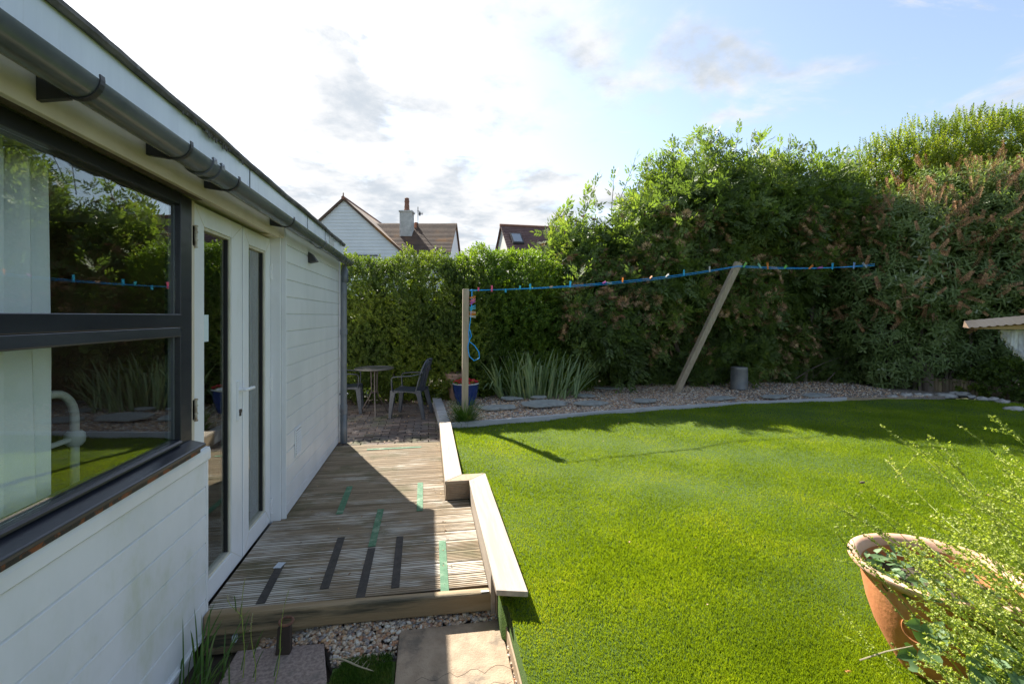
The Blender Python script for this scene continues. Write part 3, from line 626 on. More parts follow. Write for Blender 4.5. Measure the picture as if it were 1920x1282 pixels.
# ================================================================== DECK
deck = thing('deck', 'weathered grooved timber deck beside the house, algae and worn white paint', 'deck', (-.4, 2.7, 0))
def deckboards(x0, x1, y0, y1, name):
    mb = MB(); y = y0; bn = 0
    while y < y1-.02:
        ye = min(y+.145, y1); dz = random.uniform(-.0006, .0004); prof = [(y+.003, -.028), (y+.003, dz-.003), (y+.006, dz)]; g = y+.012
        while g < ye-.018:
            prof += [(g, dz), (g+.002, dz-.0055), (g+.0065, dz-.0055), (g+.0085, dz)]; g += .0195
        prof += [(ye-.006, dz), (ye-.003, dz-.003), (ye-.003, -.028)]
        mb.ext(prof, 'x', x0, x1); y = ye; bn += 1
    return P(mb, name, m_groove, deck)
deckboards(-1.142, .333, 2.738, 4.045, 'boards'); deckboards(-1.142, .137, 4.046, 5.955, 'boards')
mb = MB(); mb.hexa([(XS+.002, 2.672, -.092), (.395, 2.640, -.092), (.395, 2.70, -.092), (XS+.002, 2.736, -.092), (XS+.002, 2.672, .015), (.333, 2.640, .012), (.333, 2.70, .010), (XS+.002, 2.736, .013)])
P(mb, 'front_beam', m_beam, deck, bevel=.010)
P(B(-1.13, -.52, 2.69, 2.735, -.20, -.098), 'lower_beam', m_beam, deck, bevel=.006)
P(B(-1.13, .33, 2.78, 5.9, -.2, -.03), 'joists', m_soil, deck)
P(B(-.985, -.965, 2.665, 2.69, -.13, -.10), 'bracket', m_silver, deck)
P(B(.285, .330, 2.645, 2.66, .0135, .0155), 'maker_label', m_cream2, deck)
sv = MB()
for xx in (-1.05, -.68, -.30, .06):
    y = 2.738
    while y < 5.8:
        for q in (.035, .11): sv.lathe([(.004, .0005), (.0001, .0012)], (xx+random.uniform(-.006, .006), y+q, 0), 7)
        y += .145
tag(P(sv, 'screw_heads', m_dark, deck), kind='stuff')
def strip(p0, p1, w, m, lab, name='grip_strip', t=.003):
    a = onz(*p0, 0.0); b = onz(*p1, 0.0); d = (b-a)/np.linalg.norm(b-a)
    mb = MB().bar((a[0], a[1], .002+t/2), (b[0], b[1], .002+t/2), w, t, 0)
    for q in (.12, .5, .88): 
        c = a+(b-a)*q; mb.lathe([(.004, .002), (.004, .0042+t/2)], (c[0], c[1], 0), 8, 1)
    o = P(mb, name, [m, m_dark], deck); o['label'] = lab; return o
strip((636, 964), (656, 912), .050, m_green, 'green grip strip nearest the house wall')
strip((787, 958), (788, 905), .048, m_green, 'green grip strip in sun near the low timber step')
strip((697, 1025), (714, 955), .048, m_green, 'green grip strip joined to a dark one')
strip((834, 1110), (829, 1014), .046, m_green, 'pale green sunlit grip strip near the front edge')
strip((688, 843), (790, 838), .045, m_green, 'green grip strip lying across the far end')
strip((488, 1132), (527, 1058), .045, m_dgrip, 'dark grip strip nearest the doors')
strip((608, 1104), (640, 1008), .048, m_dgrip, 'dark grip strip second from the doors')
strip((675, 1122), (697, 1028), .048, m_dgrip, 'dark grip strip joined to the green one')
strip((741, 1102), (750, 1006), .046, m_dgrip, 'dark grip strip nearest the sunlit side')
strip((519, 1066), (529, 1055), .045, m_silver, 'torn silver end of a grip strip', 'tape_end', .004)

# ================================================================== TIMBER EDGING beside the deck
te = thing('timber_edging', 'stepped pale timber edging between the deck and the lawn', 'edging', (.4, 4.2, 0))
ZT = .158
def topb(poly, m, lab=None):
    o = P(MB().prism(poly, ZT-.028, ZT), 'top_board', m, te, bevel=.003)
    if lab: o['label'] = lab
topb([(.335, 2.40), (.489, 2.36), (.489, 4.205), (.335, 4.045)], m_sleep, 'sunlit near top board')
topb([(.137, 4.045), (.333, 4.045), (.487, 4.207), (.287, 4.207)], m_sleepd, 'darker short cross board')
topb([(.135, 4.048), (.285, 4.21), (.283, 6.30), (.139, 6.31)], m_sleep, 'far top board')
gm = MB()
for i in range(11):
    x = .345+i*.0132; gm.box(x, x+.0012, 2.405, 4.05, ZT+.0002, ZT+.0006)
P(gm, 'groove_lines', m_sleep, te)
P(B(.338, .362, 2.636, 4.05, -.12, ZT-.029), 'side_board', m_sleep, te, bevel=.002)
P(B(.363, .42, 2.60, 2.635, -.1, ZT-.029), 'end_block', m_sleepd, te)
sb = MB(); z = ZT-.030; prof = []
sb.box(.141, .337, 4.058, 4.075, .0, ZT-.029)
for i in range(9): sb.box(.143, .335, 4.052, 4.0578, .003+i*.0142, .003+i*.0142+.009)
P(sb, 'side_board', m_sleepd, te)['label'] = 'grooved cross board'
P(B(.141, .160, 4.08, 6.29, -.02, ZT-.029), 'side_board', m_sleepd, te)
# slab-side strip of the lawn and the bed edging
tag(B(.3875, .3965, 1.2, 2.635, -.2, -.045).build('lawn_edging', m_sleepd, bevel=.002), 'thin brown timber strip between the buff slab and the lawn', 'edging')
ed = thing('bed_edging', 'long grey timber edging between the lawn and the gravel bed', 'edging', (3, 7, 0))
def plank(a, b, w, z0, z1, m, nm='plank'):
    a = Vector((a[0], a[1], (z0+z1)/2)); b = Vector((b[0], b[1], (z0+z1)/2)); P(MB().bar(a, b, w, z1-z0), nm, m, ed, bevel=.003)
for i in range(3): plank((bedL[i][0], bedL[i][1]+.035), (bedL[i+1][0]-.004, bedL[i+1][1]+.035), .065, -.1, .118-.006*i, m_edge)
plank((bedL[3][0], bedL[3][1]+.03), (bedL[4][0], bedL[4][1]+.03), .06, -.1, .095, m_sleepd)
P(MB().prism([(.160, 6.335), (.286, 6.335), (.286, 6.42), (.20, 8.85), (.055, 8.85)], -.05, .124), 'plank', m_edge, ed, bevel=.003)

# ================================================================== things on the near ground
wg = thing('iron_ringed_wedge', 'dark wooden wedge with a rusty iron ring standing on the pinkish slab', 'door wedge', tuple(onz(532, 1222, -.12)))
wx, wy, wz = wg.location
mb = MB(); mb.hexa([(wx-.034, wy-.02, wz), (wx+.034, wy-.024, wz), (wx+.036, wy+.022, wz), (wx-.032, wy+.022, wz), (wx-.027, wy-.008, wz+.125), (wx+.033, wy-.012, wz+.128), (wx+.034, wy+.018, wz+.128), (wx-.026, wy+.018, wz+.125)])
P(mb, 'wedge', m_wood_dark, wg, bevel=.003)
mb = MB(); c = (wx+.012, wy-.002, wz+.152); mb.tube([(c[0]+.031*cos(a), c[1]+.026*sin(a), c[2]+.006*sin(a)) for a in np.linspace(0, 2*pi, 25)], .0065, 8, caps=False); mb.tube([(wx-.008, wy+.005, wz+.12), (wx-.012, wy+.005, wz+.15)], .006, 6)
P(mb, 'ring', m_rustmetal, wg, smooth=True)
a = onz(618, 1243, -.10); b = onz(700, 1268, -.10)
mb = MB(); mb.tube([tuple(a+(b-a)*t+np.array([0, .008*sin(t*7), .02+.015*sin(t*3)])) for t in np.linspace(0, 1, 9)], [.002, .003, .004, .004, .004, .004, .003, .003, .001], 6)
for i in range(5):
    p = a+(b-a)*(.45+.1*i); mb.tube([tuple(p+[0, 0, .03]), tuple(p+np.array([random.uniform(.0, .04), random.uniform(.01, .04), .04]))], [.0015, .0006], 5)
tag(mb.build('dead_twig', m_straw), 'dry pale twig lying on the scrap of turf', 'twig')

# ================================================================== furniture and pots
def patio_table(loc):
    t = thing('bistro_table', 'small round metal table with a beige top on the patio', 'table', loc, local=True)
    mb = MB(); mb.lathe([(.001, .700), (.285, .700), (.298, .706), (.300, .716), (.296, .724), (.280, .727), (.276, .722), (.001, .722)], n=40); P(mb, 'table_top', m_ttop, t, smooth=True)
    for k in range(3):
        a = R(-80)+k*2*pi/3; ca, sa = cos(a), sin(a)
        mb = MB(); mb.tube([(ca*r, sa*r, z) for r, z in ((.055, .70), (.05, .5), (.048, .36), (.075, .28), (.15, .16), (.21, .05), (.235, .0))], .0115, 10)
        P(mb, 'leg', m_tmetal, t, smooth=True)
    mb = MB(); mb.lathe([(.055, .335), (.064, .345), (.055, .355), (.045, .345), (.055, .335)], n=24); P(mb, 'collar', m_tmetal, t, smooth=True); return t
c = cw((702-960)/F*7.55, 7.55); patio_table((c[0], c[1], -.004))
def make_chair(loc, rz, lab):
    t = thing('garden_chair', lab, 'chair', loc, 'moulded plastic chairs at the round table', rz, local=True)
    # seat faces +x ; moulded shell
    mb = MB(); n = 12; V = []
    for i in range(n+1):
        s = i/n; x = .25-.45*s
        for j in range(n+1):
            q = j/n*2-1; hw = .235-.03*s; zz = .425-.03*s-.018*(1-q*q)*sin(pi*s)-.02*max(0, .12-s)/.12
            V.append((x, q*hw, zz))
    top = len(V)
    for v in V[:]: V.append((v[0], v[1], v[2]-.014))
    Fc = [(i*(n+1)+j, i*(n+1)+j+1, (i+1)*(n+1)+j+1, (i+1)*(n+1)+j) for i in range(n) for j in range(n)]
    Fc += [tuple(top+q for q in f[::-1]) for f in Fc]
    rim = [j for j in range(n)]; edge = [(j, j+1) for j in range(n)]+[(n*(n+1)+j+1, n*(n+1)+j) for j in range(n)]+[((i+1)*(n+1), i*(n+1)) for i in range(n)]+[(i*(n+1)+n, (i+1)*(n+1)+n) for i in range(n)]
    Fc += [(b, a, a+top, b+top) for a, b in edge]
    mb.add(V, Fc); P(mb, 'seat', m_chair, t, smooth=True)
    # back: curved arched panel with a raised rim and slots
    def bp(u, h):                                  # u -1..1 across, h 0..1 up
        z = .40+.47*h; x = -.20-.10*h-.035*h*h+.055*u*u; w = .215*(1-.10*h)*(1 if h < .6 else sqrt(max(0.02, 1-((h-.6)/.42)**2.2)))
        return (x, u*w, z)
    mb = MB(); cols_ = [-.86, -.62, -.54, -.30, -.22, .02-.04, .04, .22, .30, .54, .62, .86]; hs = np.linspace(.14, .93, 14)
    for k in range(0, len(cols_), 2):
        V = []; 
        for h in hs:
            for u in (cols_[k], cols_[k+1]):
                p = bp(u, h); V += [p, (p[0]-.008, p[1], p[2])]
        m_ = len(hs); Fc = []
        for i in range(m_-1):
            a = 4*i; Fc += [(a, a+2, a+6, a+4), (a+1, a+5, a+7, a+3), (a, a+4, a+5, a+1), (a+2, a+3, a+7, a+6)]
        mb.add(V, Fc)
    for h0, h1 in ((.0, .15), (.90, .97)):
        V = []; us = np.linspace(-.95, .95, 9)
        for u in us:
            for h in (h0, h1): p = bp(u, h); V += [p, (p[0]-.009, p[1], p[2])]
        Fc = []
        for i in range(8):
            a = 4*i; Fc += [(a, a+2, a+6, a+4), (a+1, a+5, a+7, a+3), (a, a+4, a+5, a+1), (a+2, a+3, a+7, a+6)]
        mb.add(V, Fc)
    P(mb, 'backrest', m_chair, t, smooth=True)
    mb = MB(); hh = list(np.linspace(0, 1, 16)); pts = [bp(-1, h) for h in hh]+[bp(u, 1) for u in (-.5, 0, .5)]+[bp(1, h) for h in hh[::-1]]
    mb.tube(pts, .014, 8); P(mb, 'back_rim', m_chair, t, smooth=True)
    for s in (-1, 1):
        mb = MB(); pts = [(-.265, s*.205, .70), (-.20, s*.235, .665), (-.08, s*.262, .640), (.06, s*.268, .632), (.185, s*.262, .622), (.212, s*.258, .60), (.215, s*.255, .52), (.205, s*.245, .40)]
        V = []; 
        for i, p in enumerate(pts):
            pv = Vector(pts[max(i-1, 0)]); nx = Vector(pts[min(i+1, len(pts)-1)]); d = (nx-pv).normalized(); up = d.cross(Vector((0, 1, 0))).normalized()*.007
            for yy, uu in ((-.023, -1), (.023, -1), (.023, 1), (-.023, 1)): q = Vector(p)+Vector((0, yy, 0))+up*uu; V.append(q)
        k = len(pts); mb.add(V, [(4*i+j, 4*i+(j+1) % 4, 4*i+4+(j+1) % 4, 4*i+4+j) for i in range(k-1) for j in range(4)]+[(0, 1, 2, 3), tuple(range(4*k-4, 4*k))[::-1]])
        P(mb, 'armrest', m_chair, t, bevel=.004)
    for sx in (1, -1):
        for s in (-1, 1):
            x0 = .205 if sx > 0 else -.175; x1 = .245 if sx > 0 else -.27; y0, y1 = s*.215, s*.25; mb = MB()
            w0, w1 = .040, .022; th = .03
            mb.hexa([(x1-w1, y1-th*.6, 0), (x1+w1, y1-th*.6, 0), (x1+w1, y1+th*.6, 0), (x1-w1, y1+th*.6, 0), (x0-w0, y0-th, .42), (x0+w0, y0-th, .42), (x0+w0, y0+th*.6, .42), (x0-w0, y0+th*.6, .42)])
            P(mb, 'leg', m_chair, t, bevel=.005)
        # skirt arch under the seat
    for s in (-1, 1):
        mb = MB(); pr = [(.21, .405), (.21, .36), (.14, .385), (.0, .395), (-.12, .38), (-.19, .33), (-.19, .405)]
        mb.add([(x, s*.222, z) for x, z in pr]+[(x, s*.236, z) for x, z in pr], [tuple(range(7)), tuple(range(7, 14))[::-1]]+[(i, (i+1) % 7, 7+(i+1) % 7, 7+i) for i in range(7)])
        P(mb, 'skirt', m_chair, t)
    return t
c = cw((770-960)/F*7.45, 7.45); make_chair((c[0], c[1], -.004), R(180-14), 'dark grey plastic armchair to the right of the round table')
c = cw((648-960)/F*7.75, 7.75); make_chair((c[0], c[1], -.004), R(4), 'dark grey plastic armchair half hidden behind the downpipe')

def potlathe(rt, h, rb, lip=.02, th=.02):
    return [(rb*.6, 0.0), (rb, .0), (rb*1.1, h*.12), (rb+(rt-rb)*.62, h*.45), (rt*.93, h*.78), (rt*.955, h*.9), (rt, h*.93), (rt+lip, h*.955), (rt+lip, h*.99), (rt+lip*.4, h), (rt-th*.8, h*.99), (rt-th*1.4, h*.9), (rt-th*1.8, h*.7)]
bp_ = onz(873, 757, .085); bp_ = cw((873-960)/F*7.9, 7.9, .075)
t = thing('blue_flowerpot', 'glazed blue pot of red flowers behind the wooden line post', 'flowerpot', tuple(bp_))
bx, by, bz_ = bp_
mb = MB(); mb.lathe([(.05, 0), (.13, 0), (.15, .03), (.19, .17), (.208, .29), (.212, .345)], (bx, by, bz_), 40); P(mb, 'pot', m_bluepot, t, smooth=True)
mb = MB(); mb.lathe([(.212, .3455), (.222, .350), (.224, .360), (.216, .366), (.198, .364), (.19, .33)], (bx, by, bz_), 40); P(mb, 'rim', m_cream2, t, smooth=True)
mb = MB(); mb.lathe([(.192, .335), (.001, .35)], (bx, by, bz_), 30); P(mb, 'soil', m_soil, t)
lv = []
for k in range(6):
    a = k*pi/3; lv.append(leafv((0, 0, 0), (cos(a), sin(a), .5), (0, 0, 1), .03, .026, .2))
Tfl = template(lv)
n = 150; a = rng.uniform(0, 2*pi, n); r = .20*np.sqrt(rng.random(n)); Pp = np.c_[bx+r*np.cos(a), by+r*np.sin(a), bz_+.37+.055*rng.random(n)*(1.2-r/.2)]
V, Fc = scatter(Tfl, Pp, frames(np.c_[rng.normal(0, .5, n), rng.normal(0, .5, n)-.3, np.ones(n)]), rng.uniform(.7, 1.3, n))
tag(npmesh('petals', V, Fc, m_red, t), kind='stuff')
n = 170; a = rng.uniform(0, 2*pi, n); r = .215*np.sqrt(rng.random(n)); Pp = np.c_[bx+r*np.cos(a), by+r*np.sin(a), bz_+.345+.03*rng.random(n)]
V, Fc = scatter(template([leafv((0, 0, 0), (0, .3, 1), (0, 1, 0), .06, .035)]), Pp, frames(np.c_[np.cos(a), np.sin(a), .6+rng.random(n)]), rng.uniform(.6, 1.2, n)); npmesh('leaves', V, Fc, L_hedge2, t)
tp = cw((856-960)/F*8.35, 8.35, .08)
mb = MB(); mb.lathe([(.05, 0), (.12, 0), (.16, .34), (.175, .34), (.182, .37), (.185, .42), (.20, .43), (.20, .47), (.17, .47), (.15, .40), (.001, .39)], tuple(tp), 36)
tag(mb.build('terracotta_pot', m_terra2, smooth=True), 'old brown pot standing behind the blue pot', 'flowerpot')

# ---- big pot in front
PX, PY = cw((1757-960)/F*2.02, 2.02)[:2]; PZ = float(lz(PX, PY))-.022
pot = thing('terracotta_planter', 'large orange terracotta planter overgrown by seeding weeds', 'flowerpot', (PX, PY, PZ))
mb = MB(); H_ = .445; pr = [(.08, 0), (.115, 0), (.135, .03), (.175, .10), (.215, .18), (.243, .27), (.260, .36), (.267, .405)]
mb.lathe(pr, (PX, PY, PZ), 64); mb.lathe([(.2575, .415), (.247, .36), (.235, .32)], (PX, PY, PZ), 64); P(mb, 'pot', m_terra, pot, smooth=True)
mb = MB(); mb.lathe([(.268, .4052), (.290, .418), (.303, .430), (.309, .440), (.308, .450), (.300, .454), (.283, .452), (.268, .440), (.2575, .416)], (PX, PY, PZ), 64); P(mb, 'rim', m_terrarim, pot, smooth=True)
mb = MB(); mb.lathe([(.242, .345), (.15, .352), (.001, .36)], (PX, PY, PZ), 40); P(mb, 'soil', m_soil, pot)
mb = MB(); a0 = R(205); rr = .243   # round boss moulded on the side
mb.tube([(PX+(rr+.002)*cos(a0+.20*cos(q)), PY+(rr+.002)*sin(a0+.20*cos(q)), PZ+.27+.045*sin(q)) for q in np.linspace(0, 2*pi, 30)], .0035, 6, caps=False); P(mb, 'moulded_ring', m_terra, pot, smooth=True)

# ================================================================== washing line
dpost = 6.66
pb = cw((871.5-960)/F*dpost, dpost, .03); ptop = at(873.5, 542, dpost)
post = MB().bar(tuple(pb), tuple(ptop), .085, .085, up=(0, 1, 0)).build('line_post', m_post, bevel=.004)
tag(post, 'upright square timber washing line post on the lawn corner', 'post')
pa = onz(1268, 735, .09); pt = at(1385, 492, np.dot(pa[:2], [sin(TH), cos(TH)])-.45)
dd = (pt-pa)/np.linalg.norm(pt-pa); prop = MB().bar(tuple(pa-dd*.05), tuple(pt), .105, .10, up=(0, 1, 0)).build('line_prop', m_post, bevel=.004)
tag(prop, 'leaning timber post holding up the washing line', 'post')
A = at(881, 545, dpost-.02); Bp = pt-dd*.07+np.array([0, -.05, 0]); C_ = at(1640, 498, 8.75)
def sag(p, q, s, n=24): return [tuple(p+(q-p)*t+np.array([0, 0, -s*4*t*(1-t)])) for t in np.linspace(0, 1, n)]
mb = MB(); l1 = sag(A, Bp, .075); l2 = sag(Bp, C_, .04, 14); mb.tube(l1+l2[1:], .0045, 6)
l1b = sag(A+[0, 0, .01], Bp+[0, .0, -.012], .10); mb.tube(l1b+[tuple(Bp+[0, 0, .002])]+sag(Bp+[0, 0, -.02], C_+[0, 0, .03], .06, 14), .0035, 6)
mb.tube([tuple(A+[.03, 0, 0]), tuple(at(884, 575, dpost-.05)), tuple(at(882, 600, dpost-.05)), tuple(at(879, 622, dpost-.05)), tuple(at(880, 640, dpost-.05)), tuple(at(890, 648, dpost-.05)), tuple(at(898, 660, dpost-.05)), tuple(at(899, 671, dpost-.05)), tuple(at(889, 676, dpost-.05)), tuple(at(880, 668, dpost-.05)), tuple(at(877, 650, dpost-.05)), tuple(at(880, 638, dpost-.05)), tuple(at(884, 630, dpost-.05)), tuple(at(881, 618, dpost-.06))], .006, 6)
mb.tube([tuple(A+np.array([.0, -.045, 0])), tuple(A+np.array([.03, -.03, .01])), tuple(A+np.array([.04, 0, 0]))], .006, 6)
tag(mb.build('washing_line', m_line, smooth=True), 'bright blue cord strung from the upright post over the prop', 'washing line')
pcol = {'pink': (.75, .10, .22), 'magenta': (.55, .06, .40), 'orange': (.80, .24, .02), 'blue': (.01, .38, .62), 'teal': (.03, .42, .50), 'white': (.60, .58, .54), 'green': (.22, .62, .10), 'pale green': (.30, .60, .40), 'pale blue': (.20, .34, .62), 'grey': (.40, .44, .46), 'peach': (.70, .40, .28)}
pmats = {k: mat('peg_'+k.replace(' ', '_'), v, rough=.4) for k, v in pcol.items()}
allp = np.array(l1+l2[1:]); 
def px(p): 
    q = np.asarray(p)-np.array([0, 0, CH]); d = q[0]*sin(TH)+q[1]*cos(TH); x = q[0]*cos(TH)-q[1]*sin(TH); return 960+F*x/d, HZ-F*q[2]/d, d
lu = np.array([px(p)[0] for p in allp])
def peg(base, tilt, colr, lab, group, L=.078, spread=.010, yaw=0, down=.6):
    mb = MB()
    for s in (-1, 1):
        mb.hexa([(s*.002, -.006, -L*(1-down)), (s*.009, -.006, -L*(1-down)), (s*.009, .006, -L*(1-down)), (s*.002, .006, -L*(1-down)),
                 (s*spread*.55, -.006, L*down), (s*(spread*.55+.007), -.006, L*down), (s*(spread*.55+.007), .006, L*down), (s*spread*.55, .006, L*down)])
    mb.tube([(-.008, 0, .004), (.008, 0, .004)], .0045, 6)
    o = mb.build('clothes_peg', pmats[colr]); o.location = tuple(base); o.rotation_euler = (0, R(tilt), R(yaw)+0.0)
    # keep the jaws on the cord
    o.data.transform(Matrix.Translation((0, 0, -L*(1-down)+.012)))
    return tag(o, lab, 'clothes peg', group)
PG = [(897, 'pink', 0, .05, 'small pink peg, the first beside the upright post'), (922, 'pink', 2, .088, 'tall pink peg standing up near the upright post'), (948, 'blue', 180, .05, 'short blue peg after the two pink ones'),
      (975, 'teal', 0, .055, 'teal peg between the short blue peg and a taller blue peg'), (994, 'blue', 0, .085, 'tall blue peg just right of the teal peg'), (1031, 'peach', 75, .05, 'tiny peach peg lying along the cord'),
      (1069, 'blue', 3, .095, 'long blue peg where the bush turns brown'), (1131, 'magenta', 60, .06, 'magenta peg touching a grey one'), (1140, 'grey', 100, .075, 'grey peg lying flat beside the magenta one'),
      (1167, 'orange', 4, .075, 'orange peg just right of the flat grey one'), (1219, 'orange', 35, .06, 'small tilted orange peg before the tilted white one'), (1249, 'white', 48, .08, 'white peg leaning over along the cord'),
      (1282, 'blue', 0, .105, 'large blue peg between two white ones'), (1330, 'white', 0, .10, 'upright white peg nearest the leaning prop'), (1395, 'green', 32, .11, 'bright green peg tight against the leaning prop'),
      (1425, 'pale green', -38, .10, 'pale green peg crossed on the cord'), (1439, 'orange', -5, .125, 'big orange peg beside the pale green crossed one'), (1471, 'green', 40, .075, 'small green peg alone right of the big orange one'),
      (1518, 'orange', 50, .11, 'orange crossed peg touching a magenta one'), (1535, 'magenta', 80, .11, 'magenta peg lying flat by the orange crossed one'), (1560, 'blue', 6, .115, 'wide blue peg right of the flat magenta one'),
      (1600, 'pale blue', 10, .115, 'pale blue peg against the buddleia'), (1622, 'grey', -45, .12, 'grey peg at the far end of the cord')]
for u, cn, tl, L, lab in PG:
    i = int(np.clip(np.searchsorted(lu, u), 1, len(lu)-1)); f = (u-lu[i-1])/(lu[i]-lu[i-1]); p = allp[i-1]+(allp[i]-allp[i-1])*f
    peg(p+np.array([0, -.008, .0]), tl, cn, lab, 'pegs on the washing line', L, .016 if u > 1350 else .008)
for v, cn, tl, lab in ((558, 'orange', 75, 'orange peg at the top of the hanging bunch'), (564, 'pink', 62, 'pink peg below the top orange one in the bunch'), (569, 'magenta', 55, 'magenta peg third down the hanging bunch'), (576, 'blue', 68, 'upper blue peg of the hanging bunch'),
                       (580, 'teal', 72, 'teal peg below the upper blue one in the bunch'), (585, 'peach', 92, 'peach peg below the teal one in the bunch'), (589, 'orange', 88, 'lower orange peg of the hanging bunch'), (593, 'white', 97, 'white peg at the bottom of the hanging bunch')):
    peg(at(883.5, v, dpost-.05), tl, cn, lab, 'pegs bunched on the line end beside the post', .085, .008)

# ================================================================== bed things
def slate(u, v, wu, dep, ang, lab, zt=.0, tilt=0):
    p = onz(u, v, .105); d = np.dot(p[:2], [sin(TH), cos(TH)]); L = wu/F*d
    k = random.choice((6, 7, 8)); pts = []
    for i in range(k):
        a = 2*pi*i/k+random.uniform(-.32, .32); pts.append((L/2*cos(a)*random.uniform(.75, 1.15), dep/2*sin(a)*random.uniform(.7, 1.15)))
    mb = MB().prism(pts, 0, .022); o = mb.build('slate_piece', m_slate, bevel=.003)
    o.location = (p[0], p[1], .098+zt); o.rotation_euler = (R(tilt), random.uniform(-.05, .05), R(ang)); tag(o, lab, 'slate', 'slate pieces laid in the gravel bed')
slate(932, 764, 78, .34, 8, 'rounded grey slate nearest the blue pot', tilt=5)
slate(1022, 758, 100, .42, 12, 'large pale slate in front of the spiky leaves', .012, 6)
slate(1108, 756, 74, .32, 4, 'slate at the right end beneath the bent leaves', .0, 4)
slate(1097, 743, 40, .22, -8, 'small dark slate beside the tips of the spiky leaves', .01, 6)
slate(1010, 747, 36, .14, 0, 'small brown slate at the foot of the spiky leaves', .02, 12)
slate(960, 748, 46, .16, 4, 'thin slate at the left foot of the spiky leaves', .01, 8)
slate(1210, 751, 52, .30, 5, 'slate just left of the leaning prop', .0, 4)
slate(1350, 747, 66, .26, 3, 'dark slate just right of the leaning prop', .004, 4)
slate(1455, 744, 66, .26, 3, 'grey slate midway along the edging right of the prop', .004, 4)
slate(1530, 741, 60, .28, -4, 'slate furthest along the shaded end of the bed', .004, 4)
slate(1140, 728, 60, .22, 0, 'slate at the back of the gravel under the brown shrub', .0, 3)
slate(945, 735, 60, .20, 0, 'slate slab behind the blue pot', .0, 3)
# pale drum under the shrubs
pd = cw((1386-960)/F*9.55, 9.55, .09); mb = MB(); pr = []
mb.lathe([(.001, 0), (.16, 0), (.165, .03), (.155, .05), (.150, .38), (.158, .40), (.150, .43), (.001, .44)], tuple(pd), 28)
for i in range(22):
    a = i*2*pi/22; mb.bar((pd[0]+.156*cos(a), pd[1]+.156*sin(a), pd[2]+.06), (pd[0]+.151*cos(a), pd[1]+.151*sin(a), pd[2]+.37), .006, .007)
tag(mb.build('metal_drum', m_drum, smooth=True), 'pale ribbed metal drum half hidden beneath the shrubs', 'drum')
# log roll, flints
mb = MB()
for i in range(26):
    u = 1752+i*7.2; p = onz(u, 735+max(0, i-3)*.55, .08); h = .27+random.uniform(-.012, .012)-.002*i
    mb.tube([(p[0], p[1]+.05, 0), (p[0], p[1]+.05, .07+h-.01), (p[0], p[1]+.05, .07+h)], [.037, .037, .030], 10)
tag(mb.build('log_roll', m_log, smooth=False), 'low row of upright half round stakes under the buddleia', 'log edging')
p = onz(1741, 734, .08); tag(MB().tube([(p[0], p[1], 0), (p[0]-.02, p[1], .62)], [.085, .08], 12).build('stump_post', m_bark), 'thick round dark post left of the log edging', 'post')
fl = [(1675, 743, 20), (1700, 740, 26), (1722, 739, 18), (1738, 740, 24), (1762, 738, 14), (1779, 741, 34), (1790, 736, 20), (1806, 738, 26), (1822, 743, 16), (1842, 747, 24), (1862, 748, 22), (1880, 752, 24), (1905, 766, 40)]
for i, (u, v, wd) in enumerate(fl):
    p = onz(u, v, .10); d = np.dot(p[:2], [sin(TH), cos(TH)]); s = wd/F*d/2
    V, Fc = I2; V = V*np.array([s, s*.7, min(.05, s*.5)])*(1+.25*np.sin(V[:, [0]]*4+i)*np.cos(V[:, [1]]*5+2*i))+rng.normal(0, .1*s, V.shape)*np.array([1, 1, .4]); c_, s_ = cos(i), sin(i)*.3
    o = npmesh('flint_stone', V+np.array([p[0], p[1], .085]), Fc, m_flint); o.rotation_euler = (0, 0, 0)
    lab = ['pale flint first in the row from the grey edging', 'long flat flint second in the row from the grey edging', 'small flint third in the row from the grey edging', 'flint in front of the round dark post', 'small flint just right of the dark post', 'widest white flint below the left log stakes', 'flint tucked behind the widest white one', 'flint below the middle of the log stakes', 'small dark gap flint below the log stakes', 'flint below the right log stakes', 'flat flint near the right end of the log stakes', 'last flint of the row by the ivy', 'long pale stone at the far right lawn corner'][i]
    tag(o, lab, 'stone', 'flint stones edging the shaded lawn corner')
# bird table: grooved board roof just below eye level, fleece hanging beneath
bt = thing('bird_table', 'bird table with a grooved pinkish board roof and ragged white fleece', 'bird table', tuple(cw(2.70, 2.35, .05)))
def bc(xc, d, z): return tuple(cw(xc, d, z))
dbt = 2.3; L0 = (1808-960)/F*dbt; L1 = L0+.62
mb = MB(); n = 46
V = []
for i in range(n+1):
    x = L0+(L1-L0)*i/n; g = .004 if (i % 3 == 1) else 0
    zt = 1.53-(601-592)/F*dbt+.035*(i/n)*1.55; zb = zt-.036-.008*(i/n)
    V += [bc((x+.004)*(dbt+.22)/dbt, dbt+.22, zt-.004), bc(x, dbt, zt-g*.4), bc(x+.012, dbt-.012, zb+g*1.3), bc(x+.012, dbt+.02, zb+.004+g)]
mb.add(V, [(4*i+j, 4*i+(j+1) % 4, 4*i+4+(j+1) % 4, 4*i+4+j) for i in range(n) for j in range(4)]+[(0, 1, 2, 3), (4*n+3, 4*n+2, 4*n+1, 4*n)])
P(mb, 'roof_board', m_bt, bt)
mb = MB(); mb.hexa([bc(L0+.02, dbt-.004, 1.468), bc(L1, dbt-.004, 1.463), bc(L1*1.1, dbt+.25, 1.463), bc((L0+.02)*1.11, dbt+.25, 1.468), bc(L0+.02, dbt+.022, 1.476), bc(L1, dbt+.022, 1.512), bc(L1*1.1, dbt+.25, 1.500), bc((L0+.02)*1.11, dbt+.25, 1.476)]); P(mb, 'fascia_board', m_bt2, bt)
mb = MB(); ox = (1899-960)/F*dbt
edge = []
for i in range(60):
    t = i/59; x = ox+.30*t; z = 1.462-.125*min(1, t*3.2)**.7 if t < .5 else 1.337; edge.append((x+random.uniform(-.008, .008), z+random.uniform(-.01, .01)))
